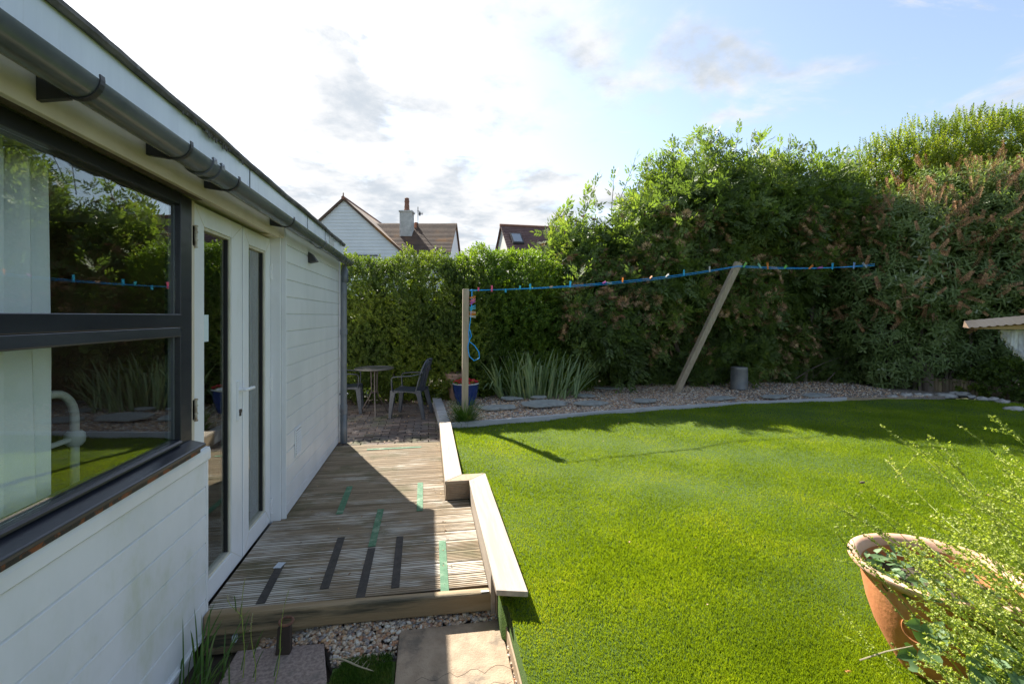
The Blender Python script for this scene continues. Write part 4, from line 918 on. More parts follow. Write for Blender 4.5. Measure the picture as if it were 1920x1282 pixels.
V = [bc(x, dbt+.05+.01*sin(i*.5), z) for i, (x, z) in enumerate(edge)]+[bc(ox+.30*i/59, dbt+.05+.012*sin(i*.4), 1.462) for i in range(60)]
mb.add(V, [(i, i+1, 60+i+1, 60+i) for i in range(59)])
fz = MB()
for i in range(240):
    j = random.randrange(59); x, z = edge[j]; a = random.uniform(0, 2*pi); r = random.uniform(.006, .022); fz.tube([bc(x, dbt+.05, z), bc(x+cos(a)*r*.6, dbt+.05+random.uniform(-.01, .01), z+sin(a)*r*.5), bc(x+cos(a+.8)*r, dbt+.05, z+sin(a+.8)*r)], .0011, 3)
fo = P(mb, 'fleece', m_fleece, bt); s = fo.modifiers.new('solid', 'SOLIDIFY'); s.thickness = .006; tag(P(fz, 'frayed_threads', m_fleece, fo), kind='stuff')
mb = MB(); mb.tube([bc(L1-.12, dbt+.12, 0), bc(L1-.12, dbt+.12, 1.47)], .03, 10); P(mb, 'pole', m_bt2, bt)
mb = MB(); mb.hexa([bc(L0+.16, dbt-.03, 1.16), bc(L1+.05, dbt-.03, 1.16), bc(L1+.05, dbt+.28, 1.16), bc(L0+.16, dbt+.28, 1.16), bc(L0+.16, dbt-.03, 1.18), bc(L1+.05, dbt-.03, 1.18), bc(L1+.05, dbt+.28, 1.18), bc(L0+.16, dbt+.28, 1.18)])

# ================================================================== FAR HOUSES (local frame: x right, y away, z up)
def fhouse(name, label, xc, d, rot):
    c = cw(xc, d, -.27); o = thing(name, label, 'house', tuple(c), rz=-TH+rot, local=True); return o
def zof(v, d): return CH+.27-(v-HZ)/F*d
D0 = 30.0
def X0(u, d=D0): return (u-672)/F*d
h1 = fhouse('clapboard_house', 'white clapboard gabled house with a brown tiled wing and tall rendered chimney', (672-960)/F*D0, D0, 0)
ga, gz = X0(645), zof(376, D0); ge = zof(474, D0); gl, gr = X0(537), X0(753); yb = 8.5
cl = MB(); z = 0; nb = 0
while z < gz-.05:                                  # boards lap outwards
    z1 = min(z+.21, gz-.02)
    def half(zz): return (gl, gr) if zz <= ge else (ga-(ga-gl)*(gz-zz)/(gz-ge), ga+(gr-ga)*(gz-zz)/(gz-ge))
    (a0, b0), (a1, b1) = half(z), half(z1); cl.hexa([(a0, -.035, z), (b0, -.035, z), (b0, 0.05, z), (a0, 0.05, z), (a1, -.010, z1), (b1, -.010, z1), (b1, .05, z1), (a1, .05, z1)]); z = z1
P(cl, 'wall', m_clap, h1)['label'] = 'clapboard gable wall'
P(MB().add([(gl, .06, 0), (gr, .06, 0), (gr, .06, ge), (ga, .06, gz), (gl, .06, ge), (gl, yb, 0), (gr, yb, 0), (gr, yb, ge), (ga, yb, gz), (gl, yb, ge)], [(0, 1, 2, 3, 4), (9, 8, 7, 6, 5), (1, 6, 7, 2), (5, 0, 4, 9), (0, 5, 6, 1)]), 'wall', m_render, h1)
rt = .14
def rslab(mb, x0, z0, x1, z1, y0, y1, t=rt):
    L = sqrt((x1-x0)**2+(z1-z0)**2); nx, nz = -(z1-z0)/L*t, (x1-x0)/L*t
    if nz < 0: nx, nz = -nx, -nz
    mb.hexa([(x0, y0, z0), (x1, y0, z1), (x1, y1, z1), (x0, y1, z0), (x0+nx, y0, z0+nz), (x1+nx, y0, z1+nz), (x1+nx, y1, z1+nz), (x0+nx, y1, z0+nz)])
mb = MB(); rslab(mb, gl-.25, ge-.23, ga, gz, -.16, yb+.1); rslab(mb, ga+.001, gz, gr+.12, ge-.10, -.16, yb+.1); roof1 = P(mb, 'roof', m_slatetile, h1)
mb = MB(); mb.tube([(ga, -.2, gz+.14), (ga, yb, gz+.14)], .11, 8); mb.lathe([(.03, .12), (.05, .2), (.02, .25), (.05, .30), (.01, .36)], (ga, -.12, gz+.1), 8); P(mb, 'ridge_tiles', m_clay, roof1)
# wing with the ridge along the picture
wr, wl = X0(845), X0(690); ez = zof(474, D0-.2); rd = 3.4; rz_ = zof(421, D0+rd)
wy = -.2
mb = MB(); sl_ = 22
xl_, xr_ = X0(690), X0(846)
for i in range(sl_):                               # tile courses
    t0, t1 = i/sl_, (i+1)/sl_; y0, y1 = wy+rd*t0, wy+rd*t1; z0, z1 = ez+(rz_-ez)*t0, ez+(rz_-ez)*t1
    xa = ga+(gr-ga)*(gz-z0)/(gz-ge)-.1 if z0 < gz else ga
    mb.hexa([(xa, y0, z0), (xr_, y0, z0), (xr_, y1, z1), (xa, y1, z1), (xa, y0, z0+.075), (xr_, y0, z0+.075), (xr_, y1, z1+.03), (xa, y1, z1+.03)])
mb.hexa([(ga+.8, wy+rd, rz_), (xr_, wy+rd, rz_), (xr_, wy+2*rd, ez), (ga+.8, wy+2*rd, ez), (ga+.8, wy+rd, rz_+.05), (xr_, wy+rd, rz_+.05), (xr_, wy+2*rd, ez+.05), (ga+.8, wy+2*rd, ez+.05)])
P(mb, 'roof', m_slatetile, h1)['label'] = 'lichen stained tiled roof of the wing'
cl = MB(); z = 0
while z < ez-.12:
    z1 = min(z+.21, ez-.12); cl.hexa([(gr-.3, .25, z), (xr_-.12, .25, z), (xr_-.12, .33, z), (gr-.3, .33, z), (gr-.3, .275, z1), (xr_-.12, .275, z1), (xr_-.12, .33, z1), (gr-.3, .33, z1)]); z = z1
P(cl, 'wall', m_clap, h1)['label'] = 'clapboard wall of the wing'
P(MB().add([(xr_-.12, .26, 0), (xr_-.12, wy+2*rd-.2, 0), (xr_-.12, wy+2*rd-.2, ez-.05), (xr_-.12, wy+rd, rz_-.08), (xr_-.12, .26, ez-.05), (xr_-.3, .34, 0), (xr_-.3, wy+2*rd-.2, 0), (xr_-.3, wy+2*rd-.2, ez-.05), (xr_-.3, wy+rd, rz_-.08), (xr_-.3, .34, ez-.05)], [(0, 1, 2, 3, 4), (9, 8, 7, 6, 5), (0, 4, 9, 5)]), 'gable_wall', m_clap, h1)
P(B(X0(752), xr_-.05, -.30, -.2, ez-.10, ez+.02), 'gutter', m_dark, h1)
P(B(X0(752), xr_-.1, -.19, .24, ez-.22, ez-.10), 'soffit', m_upvc, h1)
P(MB().tube([(xr_-.3, -.2, ez-.1), (xr_-.3, .16, ez-.4), (xr_-.3, .2, 0)], .05, 8), 'downpipe', m_pipe, h1)
def fwin(u0, u1, v0, v1, yf, par, ulab=None):
    x0, x1, z1, z0 = X0(u0), X0(u1), zof(v0, D0), zof(v1, D0); mb = MB(); f = .07
    mb.box(x0, x1, yf-.05, yf, z0, z0+f); mb.box(x0, x1, yf-.05, yf, z1-f, z1); mb.box(x0, x0+f, yf-.05, yf, z0+f, z1-f); mb.box(x1-f, x1, yf-.05, yf, z0+f, z1-f)
    xm = (x0+x1)/2; mb.box(xm-.04, xm+.04, yf-.05, yf, z0+f, z1-f); mb.box(x0+f, xm-.04, yf-.045, yf-.005, z1-.42, z1-.36)
    wo = P(mb, 'window', m_upvc, par); P(B(x0+f, x1-f, yf-.02, yf-.012, z0+f, z1-f), 'pane', m_fglass, wo); P(B(x0+.02, x1-.02, yf+.0, yf+.01, z0+.02, z1-.02), 'dark_room', m_dark, wo)
    P(B(x0-.1, x1+.1, yf-.12, yf-.06, z1+.01, z1+.09), 'head_drip', m_dark, wo)
m_fglass = mat('far_glass', (.20, .23, .26), rough=.08, spec=.9)
fwin(778, 813, 479, 520, .22, h1); fwin(668, 706, 481, 525, -.04, h1)
# chimney
cx0, cx1 = X0(738), X0(762); cz1 = zof(384, D0); cy = 1.6
mb = MB(); mb.box(cx0, cx1, cy, cy+.75, ez, cz1-.1); mb.box(cx0-.05, cx1+.05, cy-.05, cy+.80, cz1-.099, cz1); ch = P(mb, 'chimney', m_chim, h1)
mb = MB(); pcx = X0(750); z = cz1; prof = [(.17, 0), (.19, .12), (.16, .2), (.17, .3), (.15, .45), (.15, .62), (.17, .65), (.14, .78), (.15, .86), (.10, .9), (.10, .6)]
mb.lathe(prof, (pcx, cy+.37, cz1), 14); P(mb, 'chimney_pot', m_clay, ch)
mb = MB(); mb.box(X0(760), X0(766), cy+1.0, cy+1.4, ez+.5, zof(408, D0)); mb.lathe([(.12, 0), (.12, .2), (.09, .25)], (X0(763), cy+1.2, zof(408, D0)), 10); P(mb, 'chimney', m_clay, h1)['label'] = 'small brick chimney behind the rendered one'
mb = MB(); ax = X0(769); mb.tube([(ax, cy+.9, ez+1), (ax, cy+.9, zof(371, D0))], .025, 6)
za = zof(385, D0); mb.tube([(ax, cy+.9, za), (ax+.32, cy+.9, za)], .015, 5)
for i in range(5): mb.box(ax+.08+i*.06, ax+.09+i*.06, cy+.75, cy+1.05, za-.14, za+.14) if i < 2 else mb.tube([(ax+.08+i*.06, cy+.9, za-.1), (ax+.08+i*.06, cy+.9, za+.1)], .012, 4)
mb.tube([(ax-.06, cy+.9, zof(379, D0)), (ax+.1, cy+.9, zof(379, D0))], .012, 4); P(mb, 'aerial', m_dark, h1)
# second house
D1 = 28.0
h2 = fhouse('red_roofed_house', 'house with a reddish brown tiled roof and a small skylight, right of the gap', (965-960)/F*D1, D1, R(14))
W2, LN, e2, r2 = 6.4, 11.0, zof(497, D1), zof(424, D1+3.1)
P(MB().add([(0, 0, 0), (0, 0, e2), (0, W2/2, r2), (0, W2, e2), (0, W2, 0), (.2, 0, 0), (.2, 0, e2), (.2, W2/2, r2), (.2, W2, e2), (.2, W2, 0)], [(0, 1, 2, 3, 4), (9, 8, 7, 6, 5), (0, 5, 6, 1), (3, 8, 9, 4)]), 'gable_wall', m_render, h2)
P(B(.2, LN, .05, W2-.05, 0, e2-.05), 'wall', m_render, h2)
mb = MB(); nc = 24
for i in range(nc):
    t0, t1 = i/nc, (i+1)/nc; y0, y1 = -.2+(W2/2+.2)*t0, -.2+(W2/2+.2)*t1; z0, z1 = e2-.15+(r2-e2+.15)*t0, e2-.15+(r2-e2+.15)*t1
    mb.hexa([(-.15, y0, z0), (LN, y0, z0), (LN, y1, z1), (-.15, y1, z1), (-.15, y0, z0+.07), (LN, y0, z0+.07), (LN, y1, z1+.03), (-.15, y1, z1+.03)])
mb.hexa([(-.15, W2/2, r2), (LN, W2/2, r2), (LN, W2+.2, e2-.15), (-.15, W2+.2, e2-.15), (-.15, W2/2, r2+.06), (LN, W2/2, r2+.06), (LN, W2+.2, e2-.09), (-.15, W2+.2, e2-.09)])
ro2 = P(mb, 'roof', m_slatetile2, h2)
mb = MB(); mb.tube([(-.17, W2/2, r2+.05), (LN, W2/2, r2+.05)], .10, 8); P(mb, 'ridge_tiles', m_clay, ro2)
def onroof(x, t, o=0.09): return (x, -.2+(W2/2+.2)*t-o*.6, e2-.15+(r2-e2+.15)*t+o)
mb = MB(); mb.hexa([onroof(.28, .52, .05), onroof(.98, .52, .05), onroof(.98, .76, .05), onroof(.28, .76, .05), onroof(.28, .52, .15), onroof(.98, .52, .15), onroof(.98, .76, .15), onroof(.28, .76, .15)]); sk = P(mb, 'skylight', m_dark, h2)
mb = MB(); mb.hexa([onroof(.36, .545, .151), onroof(.90, .545, .151), onroof(.90, .735, .151), onroof(.36, .735, .151), onroof(.36, .545, .16), onroof(.90, .545, .16), onroof(.90, .735, .16), onroof(.36, .735, .16)]); P(mb, 'pane', m_fglass, sk)
mb = MB(); mb.box(-.06, -.02, 2.2, 2.9, e2-.8, e2+.5); P(mb, 'window', m_dark, h2)

# ================================================================== PLANTS
def sprig_alt(n, L, leafL, leafW, up=.9, opp=False, pinn=False, fold=.15, tipdroop=0.0):
    lv = []
    for i in range(n):
        t = (i+.6)/n; z = L*t; a = i*2.4
        if opp: a = (i % 2)*pi/2
        for s in ((0, pi) if opp else (0,)):
            d = (cos(a+s), sin(a+s), up*(.5+t)); lv.append(leafv((0, 0, z), d, (0, 0, 1), leafL*(1.1-.45*t), leafW*(1.1-.35*t), fold, tipdroop))
    lv.append(leafv((0, 0, L), (.1, 0, 1), (1, 0, 0), leafL*.7, leafW*.7, fold)); return template(lv)
def pinnate(k, L, ll, lw):
    lv = []
    for i in range(k):
        z = L*(.3+.7*i/k)
        for s in (-1, 1): lv.append(leafv((0, 0, z), (s*1, .05, .75), (0, 1, 0), ll*(1-.25*abs(i/k-.3)), lw, .12, .12))
    lv.append(leafv((0, 0, L), (0, 0, 1), (0, 1, 0), ll*1.05, lw, .1, .1)); return template(lv)
def compound(m, T, spread=.9):                     # several copies of a leaf along a short shoot
    V = []; Fc = []
    for i in range(m):
        a = i*2.4; D = np.array([[cos(a)*spread, sin(a)*spread, .45+.5*i/m]]); Rm = frames(D, np.array([a*.7])); v, f = scatter(T, np.array([[0, 0, .05*i]]), Rm, np.array([1.0])); Fc.append(f+sum(len(x) for x in V)); V.append(v)
    return np.concatenate(V), np.concatenate(Fc)
T_hedge = sprig_alt(8, .11, .048, .026)
T_elder = compound(3, pinnate(3, .16, .085, .030))
T_privet = sprig_alt(9, .26, .062, .028, opp=True)
T_bud = sprig_alt(4, .20, .135, .034, up=.35, opp=True, tipdroop=.25)
T_inner = template([leafv((0, 0, 0), (cos(a), sin(a), .4), (0, 0, 1), .11, .055) for a in (0, 1.3, 2.5, 3.8, 5.0)])
def bump(d, seed, k=2.3, amp=.13):
    r = np.random.default_rng(seed); s = np.zeros(len(d))
    for i in range(7):
        v = r.normal(0, 1, 3)*k*(1+.45*i); s += np.sin(d@v+r.uniform(0, 6))/(1+.35*i)
    return 1+amp*s/2
def crown(blobs, n, T, name, m, root, seed, up=.6, depth=.25, scale=(.8, 1.25), keep=.82, front=None, inner=0, amp=.13, zmin=.12, out=1.0, zmax=None):
    """sprigs over the surfaces of overlapping lobes; lobe = (x, y, z, rx, ry, rz, power)"""
    r = np.random.default_rng(seed); B_ = np.array([list(b)+[2]*(7-len(b)) for b in blobs], float)
    area = (B_[:, 3]*B_[:, 5]+B_[:, 3]*B_[:, 4]+B_[:, 4]*B_[:, 5]); area /= area.sum(); Pl = []; Dl = []
    def radial(d, b, sd):
        p = b[6]; q = (np.abs(d)**p).sum(1)**(-1/p); return d*q[:, None]*bump(d*np.array(b[3:6])[None]*1.2, sd, amp=amp)[:, None]
    for i, b in enumerate(B_):
        k = int(n*area[i]*1.5)+8; d = r.normal(0, 1, (k, 3)); d /= np.linalg.norm(d, axis=1, keepdims=True)
        f = radial(d, b, seed*31+i); sh = 1-np.minimum(r.exponential(depth*.35, k), .6); pt = b[:3]+f*b[3:6]*sh[:, None]; nr = d/b[3:6]; nr /= np.linalg.norm(nr, axis=1, keepdims=True)
        ok = pt[:, 2] > zmin
        for j, c in enumerate(B_):
            if j == i: continue
            e = (pt-c[:3])/c[3:6]; q = (np.abs(e)**c[6]).sum(1)**(1/c[6]); ok &= q > keep
        Pl.append(pt[ok]); Dl.append(nr[ok])
    Pt = np.concatenate(Pl); D = np.concatenate(Dl); 
    if len(Pt) > n: k = r.permutation(len(Pt))[:n]; Pt, D = Pt[k], D[k]
    D = D*out+np.array([0, 0, up])+r.normal(0, .35, D.shape); global rng
    V, Fc = scatter(T, Pt, frames(D, r.uniform(0, 2*pi, len(Pt))), r.uniform(*scale, len(Pt)))
    Vs, Fs = [V], [Fc]
    if inner:
        Q = []
        for i, b in enumerate(B_):
            k = int(inner*area[i])+3; d = r.normal(0, 1, (k, 3)); d /= np.linalg.norm(d, axis=1, keepdims=True); Q.append(b[:3]+d*b[3:6]*(r.uniform(.3, .82, k))[:, None])
        Q = np.concatenate(Q); Q = Q[Q[:, 2] > zmin]; V2, F2 = scatter(T_inner, Q, frames(r.normal(0, 1, Q.shape)), r.uniform(.9, 1.7, len(Q))); Fs.append(F2+len(V)); Vs.append(V2)
    o = npmesh(name, np.concatenate(Vs), np.concatenate(Fs), m, root); return Pt, D, o
def stems(root, blobs, base, name='stems', m=None, r0=.035, k=None, spread=.4):
    mb = MB(); rr = random.Random(3)
    for b in blobs:
        for q in range(k or 3):
            s = Vector((base[0]+rr.uniform(-spread, spread)+(b[0]-base[0])*.55, base[1]+rr.uniform(-spread, spread)*.6+(b[1]-base[1])*.3, base[2]-.1)); e = Vector((b[0]+rr.uniform(-.5, .5)*b[3], b[1]+rr.uniform(-.4, .4)*b[4], b[2]+rr.uniform(.1, .7)*b[5]))
            pts = [s+(e-s)*t+Vector((sin(t*5+q)*.12*t, cos(t*4+q)*.1*t, .25*sin(pi*t))) for t in np.linspace(0, 1, 8)]
            mb.tube(pts, [r0*(1-.75*t) for t in np.linspace(0, 1, 8)], 6)
            for w in range(4):
                t = rr.uniform(.3, .95); p = s+(e-s)*t; v = Vector((rr.uniform(-1, 1), rr.uniform(-1, .4), rr.uniform(.1, 1))).normalized()*rr.uniform(.3, .7); mb.tube([p, p+v*.5+Vector((0, 0, .05)), p+v], [r0*.3, r0*.2, r0*.08], 4)
    return P(mb, name, m or m_bark, root, smooth=True)
def PB(u, v, d, r, rd=None, rz_=None, p=2):        # lobe placed by its direction and distance
    c = at(u, v, d); return (c[0], c[1], c[2], r, rd or r, rz_ or r, p)
# --- clipped hedge along the back of the patio
c1 = cw((735-960)/F*9.25, 9.25)
hb = []
for i, u in enumerate((520, 610, 700, 785, 858)):
    c = cw((u-960)/F*8.85, 8.85); hb.append((c[0], c[1], 1.22+(-.03, .03, -.02, .04, -.02)[i], .62, .62, 1.30+(.0, .05, .0, .06, .0)[i]*.7, 3.2))
hedge = thing('hedge', 'dense dark green hedge with bright clipped tips behind the patio chairs', 'hedge', (c1[0], c1[1], 0))
crown(hb, 17000, T_hedge, 'foliage', L_hedge, hedge, 5, up=.5, depth=.22, amp=.10, inner=2500, zmin=.05, keep=.9)
for i in range(22): pass
stems(hedge, hb, (c1[0], c1[1], 0), r0=.03)
c2 = cw((950-960)/F*9.3, 9.3)
h2b = [PB(915, 580, 9.2, .62, .6, 1.0, 2.6), PB(985, 590, 9.3, .72, .6, 1.05, 2.6), PB(925, 690, 9.15, .6, .5, .7, 2.4), PB(1000, 700, 9.3, .7, .5, .7, 2.4), PB(880, 620, 9.3, .5, .5, 1.1, 2.6), PB(1055, 705, 9.6, .55, .45, .5), PB(930, 725, 9.3, .6, .4, .35), PB(1035, 600, 9.6, .5, .5, .95, 2.4)]
shr = thing('evergreen_shrub', 'bright leaved evergreen shrub right of the wooden line post', 'shrub', (c2[0], c2[1], .08))
crown(h2b, 13000, T_hedge, 'foliage', L_hedge2, shr, 8, up=.6, depth=.25, amp=.16, scale=(.9, 1.5), inner=2200, keep=.88)
stems(shr, h2b, (c2[0], c2[1], .08))
# --- elder
eb = [PB(1085, 500, 10.0, .72, .6, .72), PB(1117, 603, 9.7, 0.90, .9, .95), PB(1204, 515, 10.0, 1.05, 1.1, 1.15), PB(1300, 414, 10.3, 1.2, 1.1, 1.1), PB(1400, 401, 10.4, 1.1, 1.1, 1.05), PB(1490, 418, 10.4, 1.1, 1.0, .95), PB(1560, 435, 10.5, 1.0, 1, .9),
      PB(1080, 570, 10.25, .85, .8, .8), PB(1170, 570, 10.45, 1.1, 1.0, 1.0), PB(1290, 530, 10.55, 1.3, 1.1, 1.2), PB(1420, 520, 10.75, 1.3, 1.1, 1.2), PB(1540, 530, 11.05, 1.2, 1.0, 1.1), PB(1130, 640, 10.45, .9, .7, .6), PB(1330, 640, 10.65, 1.1, .8, .7), PB(1450, 650, 10.95, 1.1, .7, .6)]
ec = cw((1330-960)/F*10.6, 10.6, .1); elder = thing('elder_tree', 'large sprawling elder with feathery leaves and brown seed clusters', 'tree', tuple(ec))
eP, eD, _ = crown(eb, 13500, T_elder, 'crown', L_elder, elder, 21, up=.45, depth=.5, amp=.36, inner=4600, scale=(.8, 1.45), keep=.84)
stems(elder, eb, ec, 'trunk', r0=.05, k=2, spread=.6)
# tall loose shoots on the top of the elder
def shoots(lst, T, name, m, root, nper=9, seed=1, L=.7, sc_=(.8, 1.1), wood=True, lean=.35):
    r = np.random.default_rng(seed); Pn = []; Dn = []; mb = MB()
    for (u, v, d, ll) in lst:
        tip = at(u, v, d); dirv = np.array([r.uniform(-lean, lean), r.uniform(-.3, .1), 1.0]); dirv /= np.linalg.norm(dirv); base = tip-dirv*ll
        if wood: mb.tube([tuple(base-dirv*.3), tuple(base+dirv*ll*.5+[.01, 0, 0]), tuple(tip)], [.009, .006, .003], 5)
        for k in range(nper): t = (k+.5)/nper; a = k*2.4; Pn.append(base+dirv*ll*t); Dn.append(dirv*.9+np.array([cos(a), sin(a), .1])*(1.0-.4*t))
        Pn.append(tip); Dn.append(dirv)
    V, Fc = scatter(T, np.array(Pn), frames(np.array(Dn)), r.uniform(*sc_, len(Pn))*np.linspace(1.05, .9, len(Pn))); npmesh(name, V, Fc, m, root)
    if wood: tag(P(mb, 'twigs', m_bark, root), kind='stuff')
shoots([(1048, 402, 9.9, .7), (1062, 388, 9.9, .5), (1100, 360, 10, .6), (1120, 335, 10.1, .6), (1192, 296, 10.3, .8), (1215, 300, 10.3, .6), (1262, 272, 10.5, .7), (1290, 266, 10.5, .7), (1330, 250, 10.5, .9), (1352, 262, 10.4, .6), (1385, 240, 10.5, 1.0), (1410, 262, 10.5, .8), (1425, 262, 10.5, .6), (1450, 290, 10.6, .8), (1462, 270, 10.6, .8), (1480, 272, 10.6, .9), (1510, 278, 10.6, .9), (1524, 276, 10.6, .8), (1500, 300, 10.6, .6), (1150, 330, 10.2, .5), (1240, 290, 10.4, .6), (1035, 425, 9.8, .5), (1370, 265, 10.4, .6), (1320, 275, 10.4, .6), (1540, 310, 10.7, .5)],
       pinnate(3, .15, .095, .036), 'top_shoots', L_elder, elder, 9, 4, lean=.5)
# looser sprays that break the outline of the crown
r_ = np.random.default_rng(77); k = np.where((eD[:, 2] > .55) | (eD[:, 1] < -.2))[0]; k = r_.permutation(k)[:850]
dn = eD[k]/np.linalg.norm(eD[k], axis=1, keepdims=True)
V, Fc = scatter(compound(4, pinnate(3, .17, .095, .034), .8), eP[k]+dn*r_.uniform(.05, .38, (len(k), 1)), frames(dn+np.array([0, 0, .5])+r_.normal(0, .3, dn.shape)), r_.uniform(.8, 1.35, len(k)))
npmesh('outer_sprays', V, Fc, L_elder, elder)
# brown clusters
lv = []
for i in range(26):
    a = i*2.4; rr_ = .055*sqrt(i/26.); lv.append(leafv((cos(a)*rr_*.6, sin(a)*rr_*.6, .02), (cos(a)*.8, sin(a)*.8, 1.1-rr_*8), (0, 0, 1), .042, .015, .3))
T_umb = template(lv)
def spread_on(Pt, D, T, n, name, m, root, seed, off=.04, sc_=(.7, 1.3), cond=None, dirw=1.0, up=.4):
    r = np.random.default_rng(seed); idx = np.arange(len(Pt)) if cond is None else np.where(cond)[0]; idx = r.permutation(idx)[:n]
    d = D[idx]/np.linalg.norm(D[idx], axis=1, keepdims=True); V, Fc = scatter(T, Pt[idx]+d*off, frames(d*dirw+np.array([0, 0, up])+r.normal(0, .25, d.shape)), r.uniform(*sc_, len(idx))); return tag(npmesh(name, V, Fc, m, root), kind='stuff')
pu = np.array([px(p) for p in eP]); patch = np.sin(eP[:, 0]*2.1+1)*np.sin(eP[:, 2]*2.7+eP[:, 1])+.3*np.sin(eP[:, 0]*6)
frontm = (eD[:, 1] < .25)
spread_on(eP, eD, T_umb, 2600, 'seed_clusters', m_umbel, elder, 12, off=.13, sc_=(1.0, 2.1), cond=frontm & (pu[:, 1] > 400) & (patch > -.3), up=.3)
# --- brown leaved shrub in front of the elder, left side (dead umbels and dull foliage)
# --- privet behind
pvb = [PB(1600, 400, 11.6, 1.0, .9, .9), PB(1665, 360, 11.4, 1.1, 1, 1.05), PB(1745, 335, 11.3, 1.2, 1, 1.1), PB(1835, 320, 11.2, 1.2, 1, 1.1), PB(1930, 315, 11.0, 1.3, 1, 1.15), PB(2040, 320, 10.8, 1.3, 1, 1.1), PB(1720, 500, 11.5, 1.6, .8, 1.5), PB(1880, 480, 11.3, 1.6, .8, 1.5), PB(2080, 480, 11, 1.6, .8, 1.5)]
pc = cw((1800-960)/F*11.4, 11.4, .1); pv_ = thing('privet_tree', 'tall yellow green privet rising behind the buddleia', 'tree', tuple(pc))
crown(pvb, 11000, T_privet, 'crown', L_privet, pv_, 33, up=1.0, depth=.3, amp=.2, inner=2600, scale=(.8, 1.3))
stems(pv_, pvb, pc, 'trunk', r0=.05, k=2)
shoots([(u, v, 11.1, l) for u, v, l in ((1532, 300, .5), (1572, 285, .5), (1590, 290, .5), (1612, 278, .6), (1632, 275, .7), (1644, 272, .5), (1662, 250, .9), (1690, 242, .9), (1712, 236, .8), (1722, 232, .8), (1740, 238, .9), (1762, 228, 1.0), (1772, 235, .8), (1792, 215, 1.2), (1800, 222, 1.1), (1812, 226, .9), (1828, 230, .9), (1846, 225, .8), (1858, 224, .9), (1874, 226, .8), (1898, 205, 1.2), (1903, 214, 1.1), (1884, 240, .8), (1915, 222, 1), (1960, 210, 1), (2010, 205, 1.1), (2060, 215, 1))],
       T_privet, 'top_shoots', L_privet, pv_, 4, 9, sc_=(.7, .95), lean=.15)
# --- buddleia
bb = [PB(1690, 440, 9.85, .85, .8, .75), PB(1780, 420, 9.75, .95, .9, .85), PB(1880, 415, 9.55, 1.05, .9, .95), PB(1985, 420, 9.35, 1.1, .9, .95), PB(1640, 530, 9.95, .75, .7, .7), PB(1730, 530, 9.65, .95, .8, .85), PB(1850, 530, 9.45, 1.1, .8, .9), PB(1970, 540, 9.25, 1.1, .9, .9), PB(1630, 620, 10.05, .6, .6, .5), PB(1660, 690, 9.9, .55, .5, .42), PB(1705, 675, 9.7, .5, .5, .42), PB(1800, 665, 9.55, .7, .5, .36), PB(1740, 620, 9.85, .8, .6, .5), PB(1860, 640, 9.65, .9, .6, .5), PB(1985, 650, 9.35, .9, .7, .6), PB(2090, 480, 9.15, 1.1, .9, 1.3)]
bc_ = cw((1800-960)/F*9.6, 9.6, .1); bud = thing('buddleia_bush', 'tall buddleia with long leaves and brown faded flower spikes', 'bush', tuple(bc_))
bP, bD, _ = crown(bb, 9500, T_bud, 'foliage', L_bud, bud, 44, up=.5, depth=.3, amp=.2, inner=3400, scale=(.7, 1.2))
stems(bud, bb, bc_, r0=.035, k=3, spread=.7)
lv = []
for i in range(70):
    t = i/70; a = i*2.4; rr_ = .034*(1-t*.7); lv.append(leafv((cos(a)*rr_*.4, sin(a)*rr_*.4, .26*t), (cos(a), sin(a), .4), (0, 0, 1), .026, .014, .3))
T_spike = template(lv)
bu = np.array([px(p) for p in bP]); cond = (bD[:, 1] < .3) & (bu[:, 1] < 620)
spread_on(bP, bD, T_spike, 640, 'flower_spikes', m_brown, bud, 15, off=.17, sc_=(.8, 1.5), cond=cond, up=.2)
cond = (bD[:, 1] < .3) & (bu[:, 1] < 470); spread_on(bP, bD, T_spike, 150, 'flower_spikes', m_brown, bud, 16, off=.20, sc_=(.9, 1.5), cond=cond, up=.6)
# --- undergrowth beneath the elder, dark ivy bank
ub = [PB(1130, 705, 10.15, .7, .45, .34), PB(1215, 700, 10.25, .7, .45, .40), PB(1300, 690, 10.35, .6, .5, .45), PB(1405, 655, 10.2, .55, .4, .33), PB(1450, 700, 10.85, .8, .5, .4), PB(1560, 690, 10.85, .8, .6, .55), PB(1650, 690, 10.55, .6, .5, .5)]
uc = cw((1300-960)/F*9.9, 9.9, .1); un = thing('low_shrub', 'low dark green shrub spreading under the elder behind the gravel', 'shrub', tuple(uc))
crown(ub, 4200, T_elder, 'foliage', L_elder, un, 51, up=.7, depth=.2, inner=700, scale=(.5, .8))
stems(un, ub, uc, r0=.015, k=2)
iv = [PB(1890, 715, 8.6, .4, .35, .30), PB(1960, 720, 8.3, .6, .4, .4), PB(2080, 700, 8.0, .8, .5, .6), PB(1830, 725, 9.2, .5, .3, .2)]
ic = cw((1930-960)/F*8.7, 8.7, .08); ivy = thing('ivy', 'dark ivy creeping over the log edging at the lawn corner', 'ivy', tuple(ic))
crown(iv, 1500, sprig_alt(5, .12, .07, .065), 'foliage', L_hedge, ivy, 61, up=.5, depth=.2, scale=(.7, 1.2))
# closeboard fence added far behind everything to keep the gaps dark
fn = MB()
for i in range(150):
    p0 = cw(-4.4+i*.125, 12.6); fn.box(p0[0], p0[0]+.118, p0[1]+.01*(i % 2), p0[1]+.03+.01*(i % 2), -.25, 1.9+.0*i)
tag(fn.build('backing_fence', m_bark), 'dark board fence added behind the shrubs to darken the gaps', 'fence')

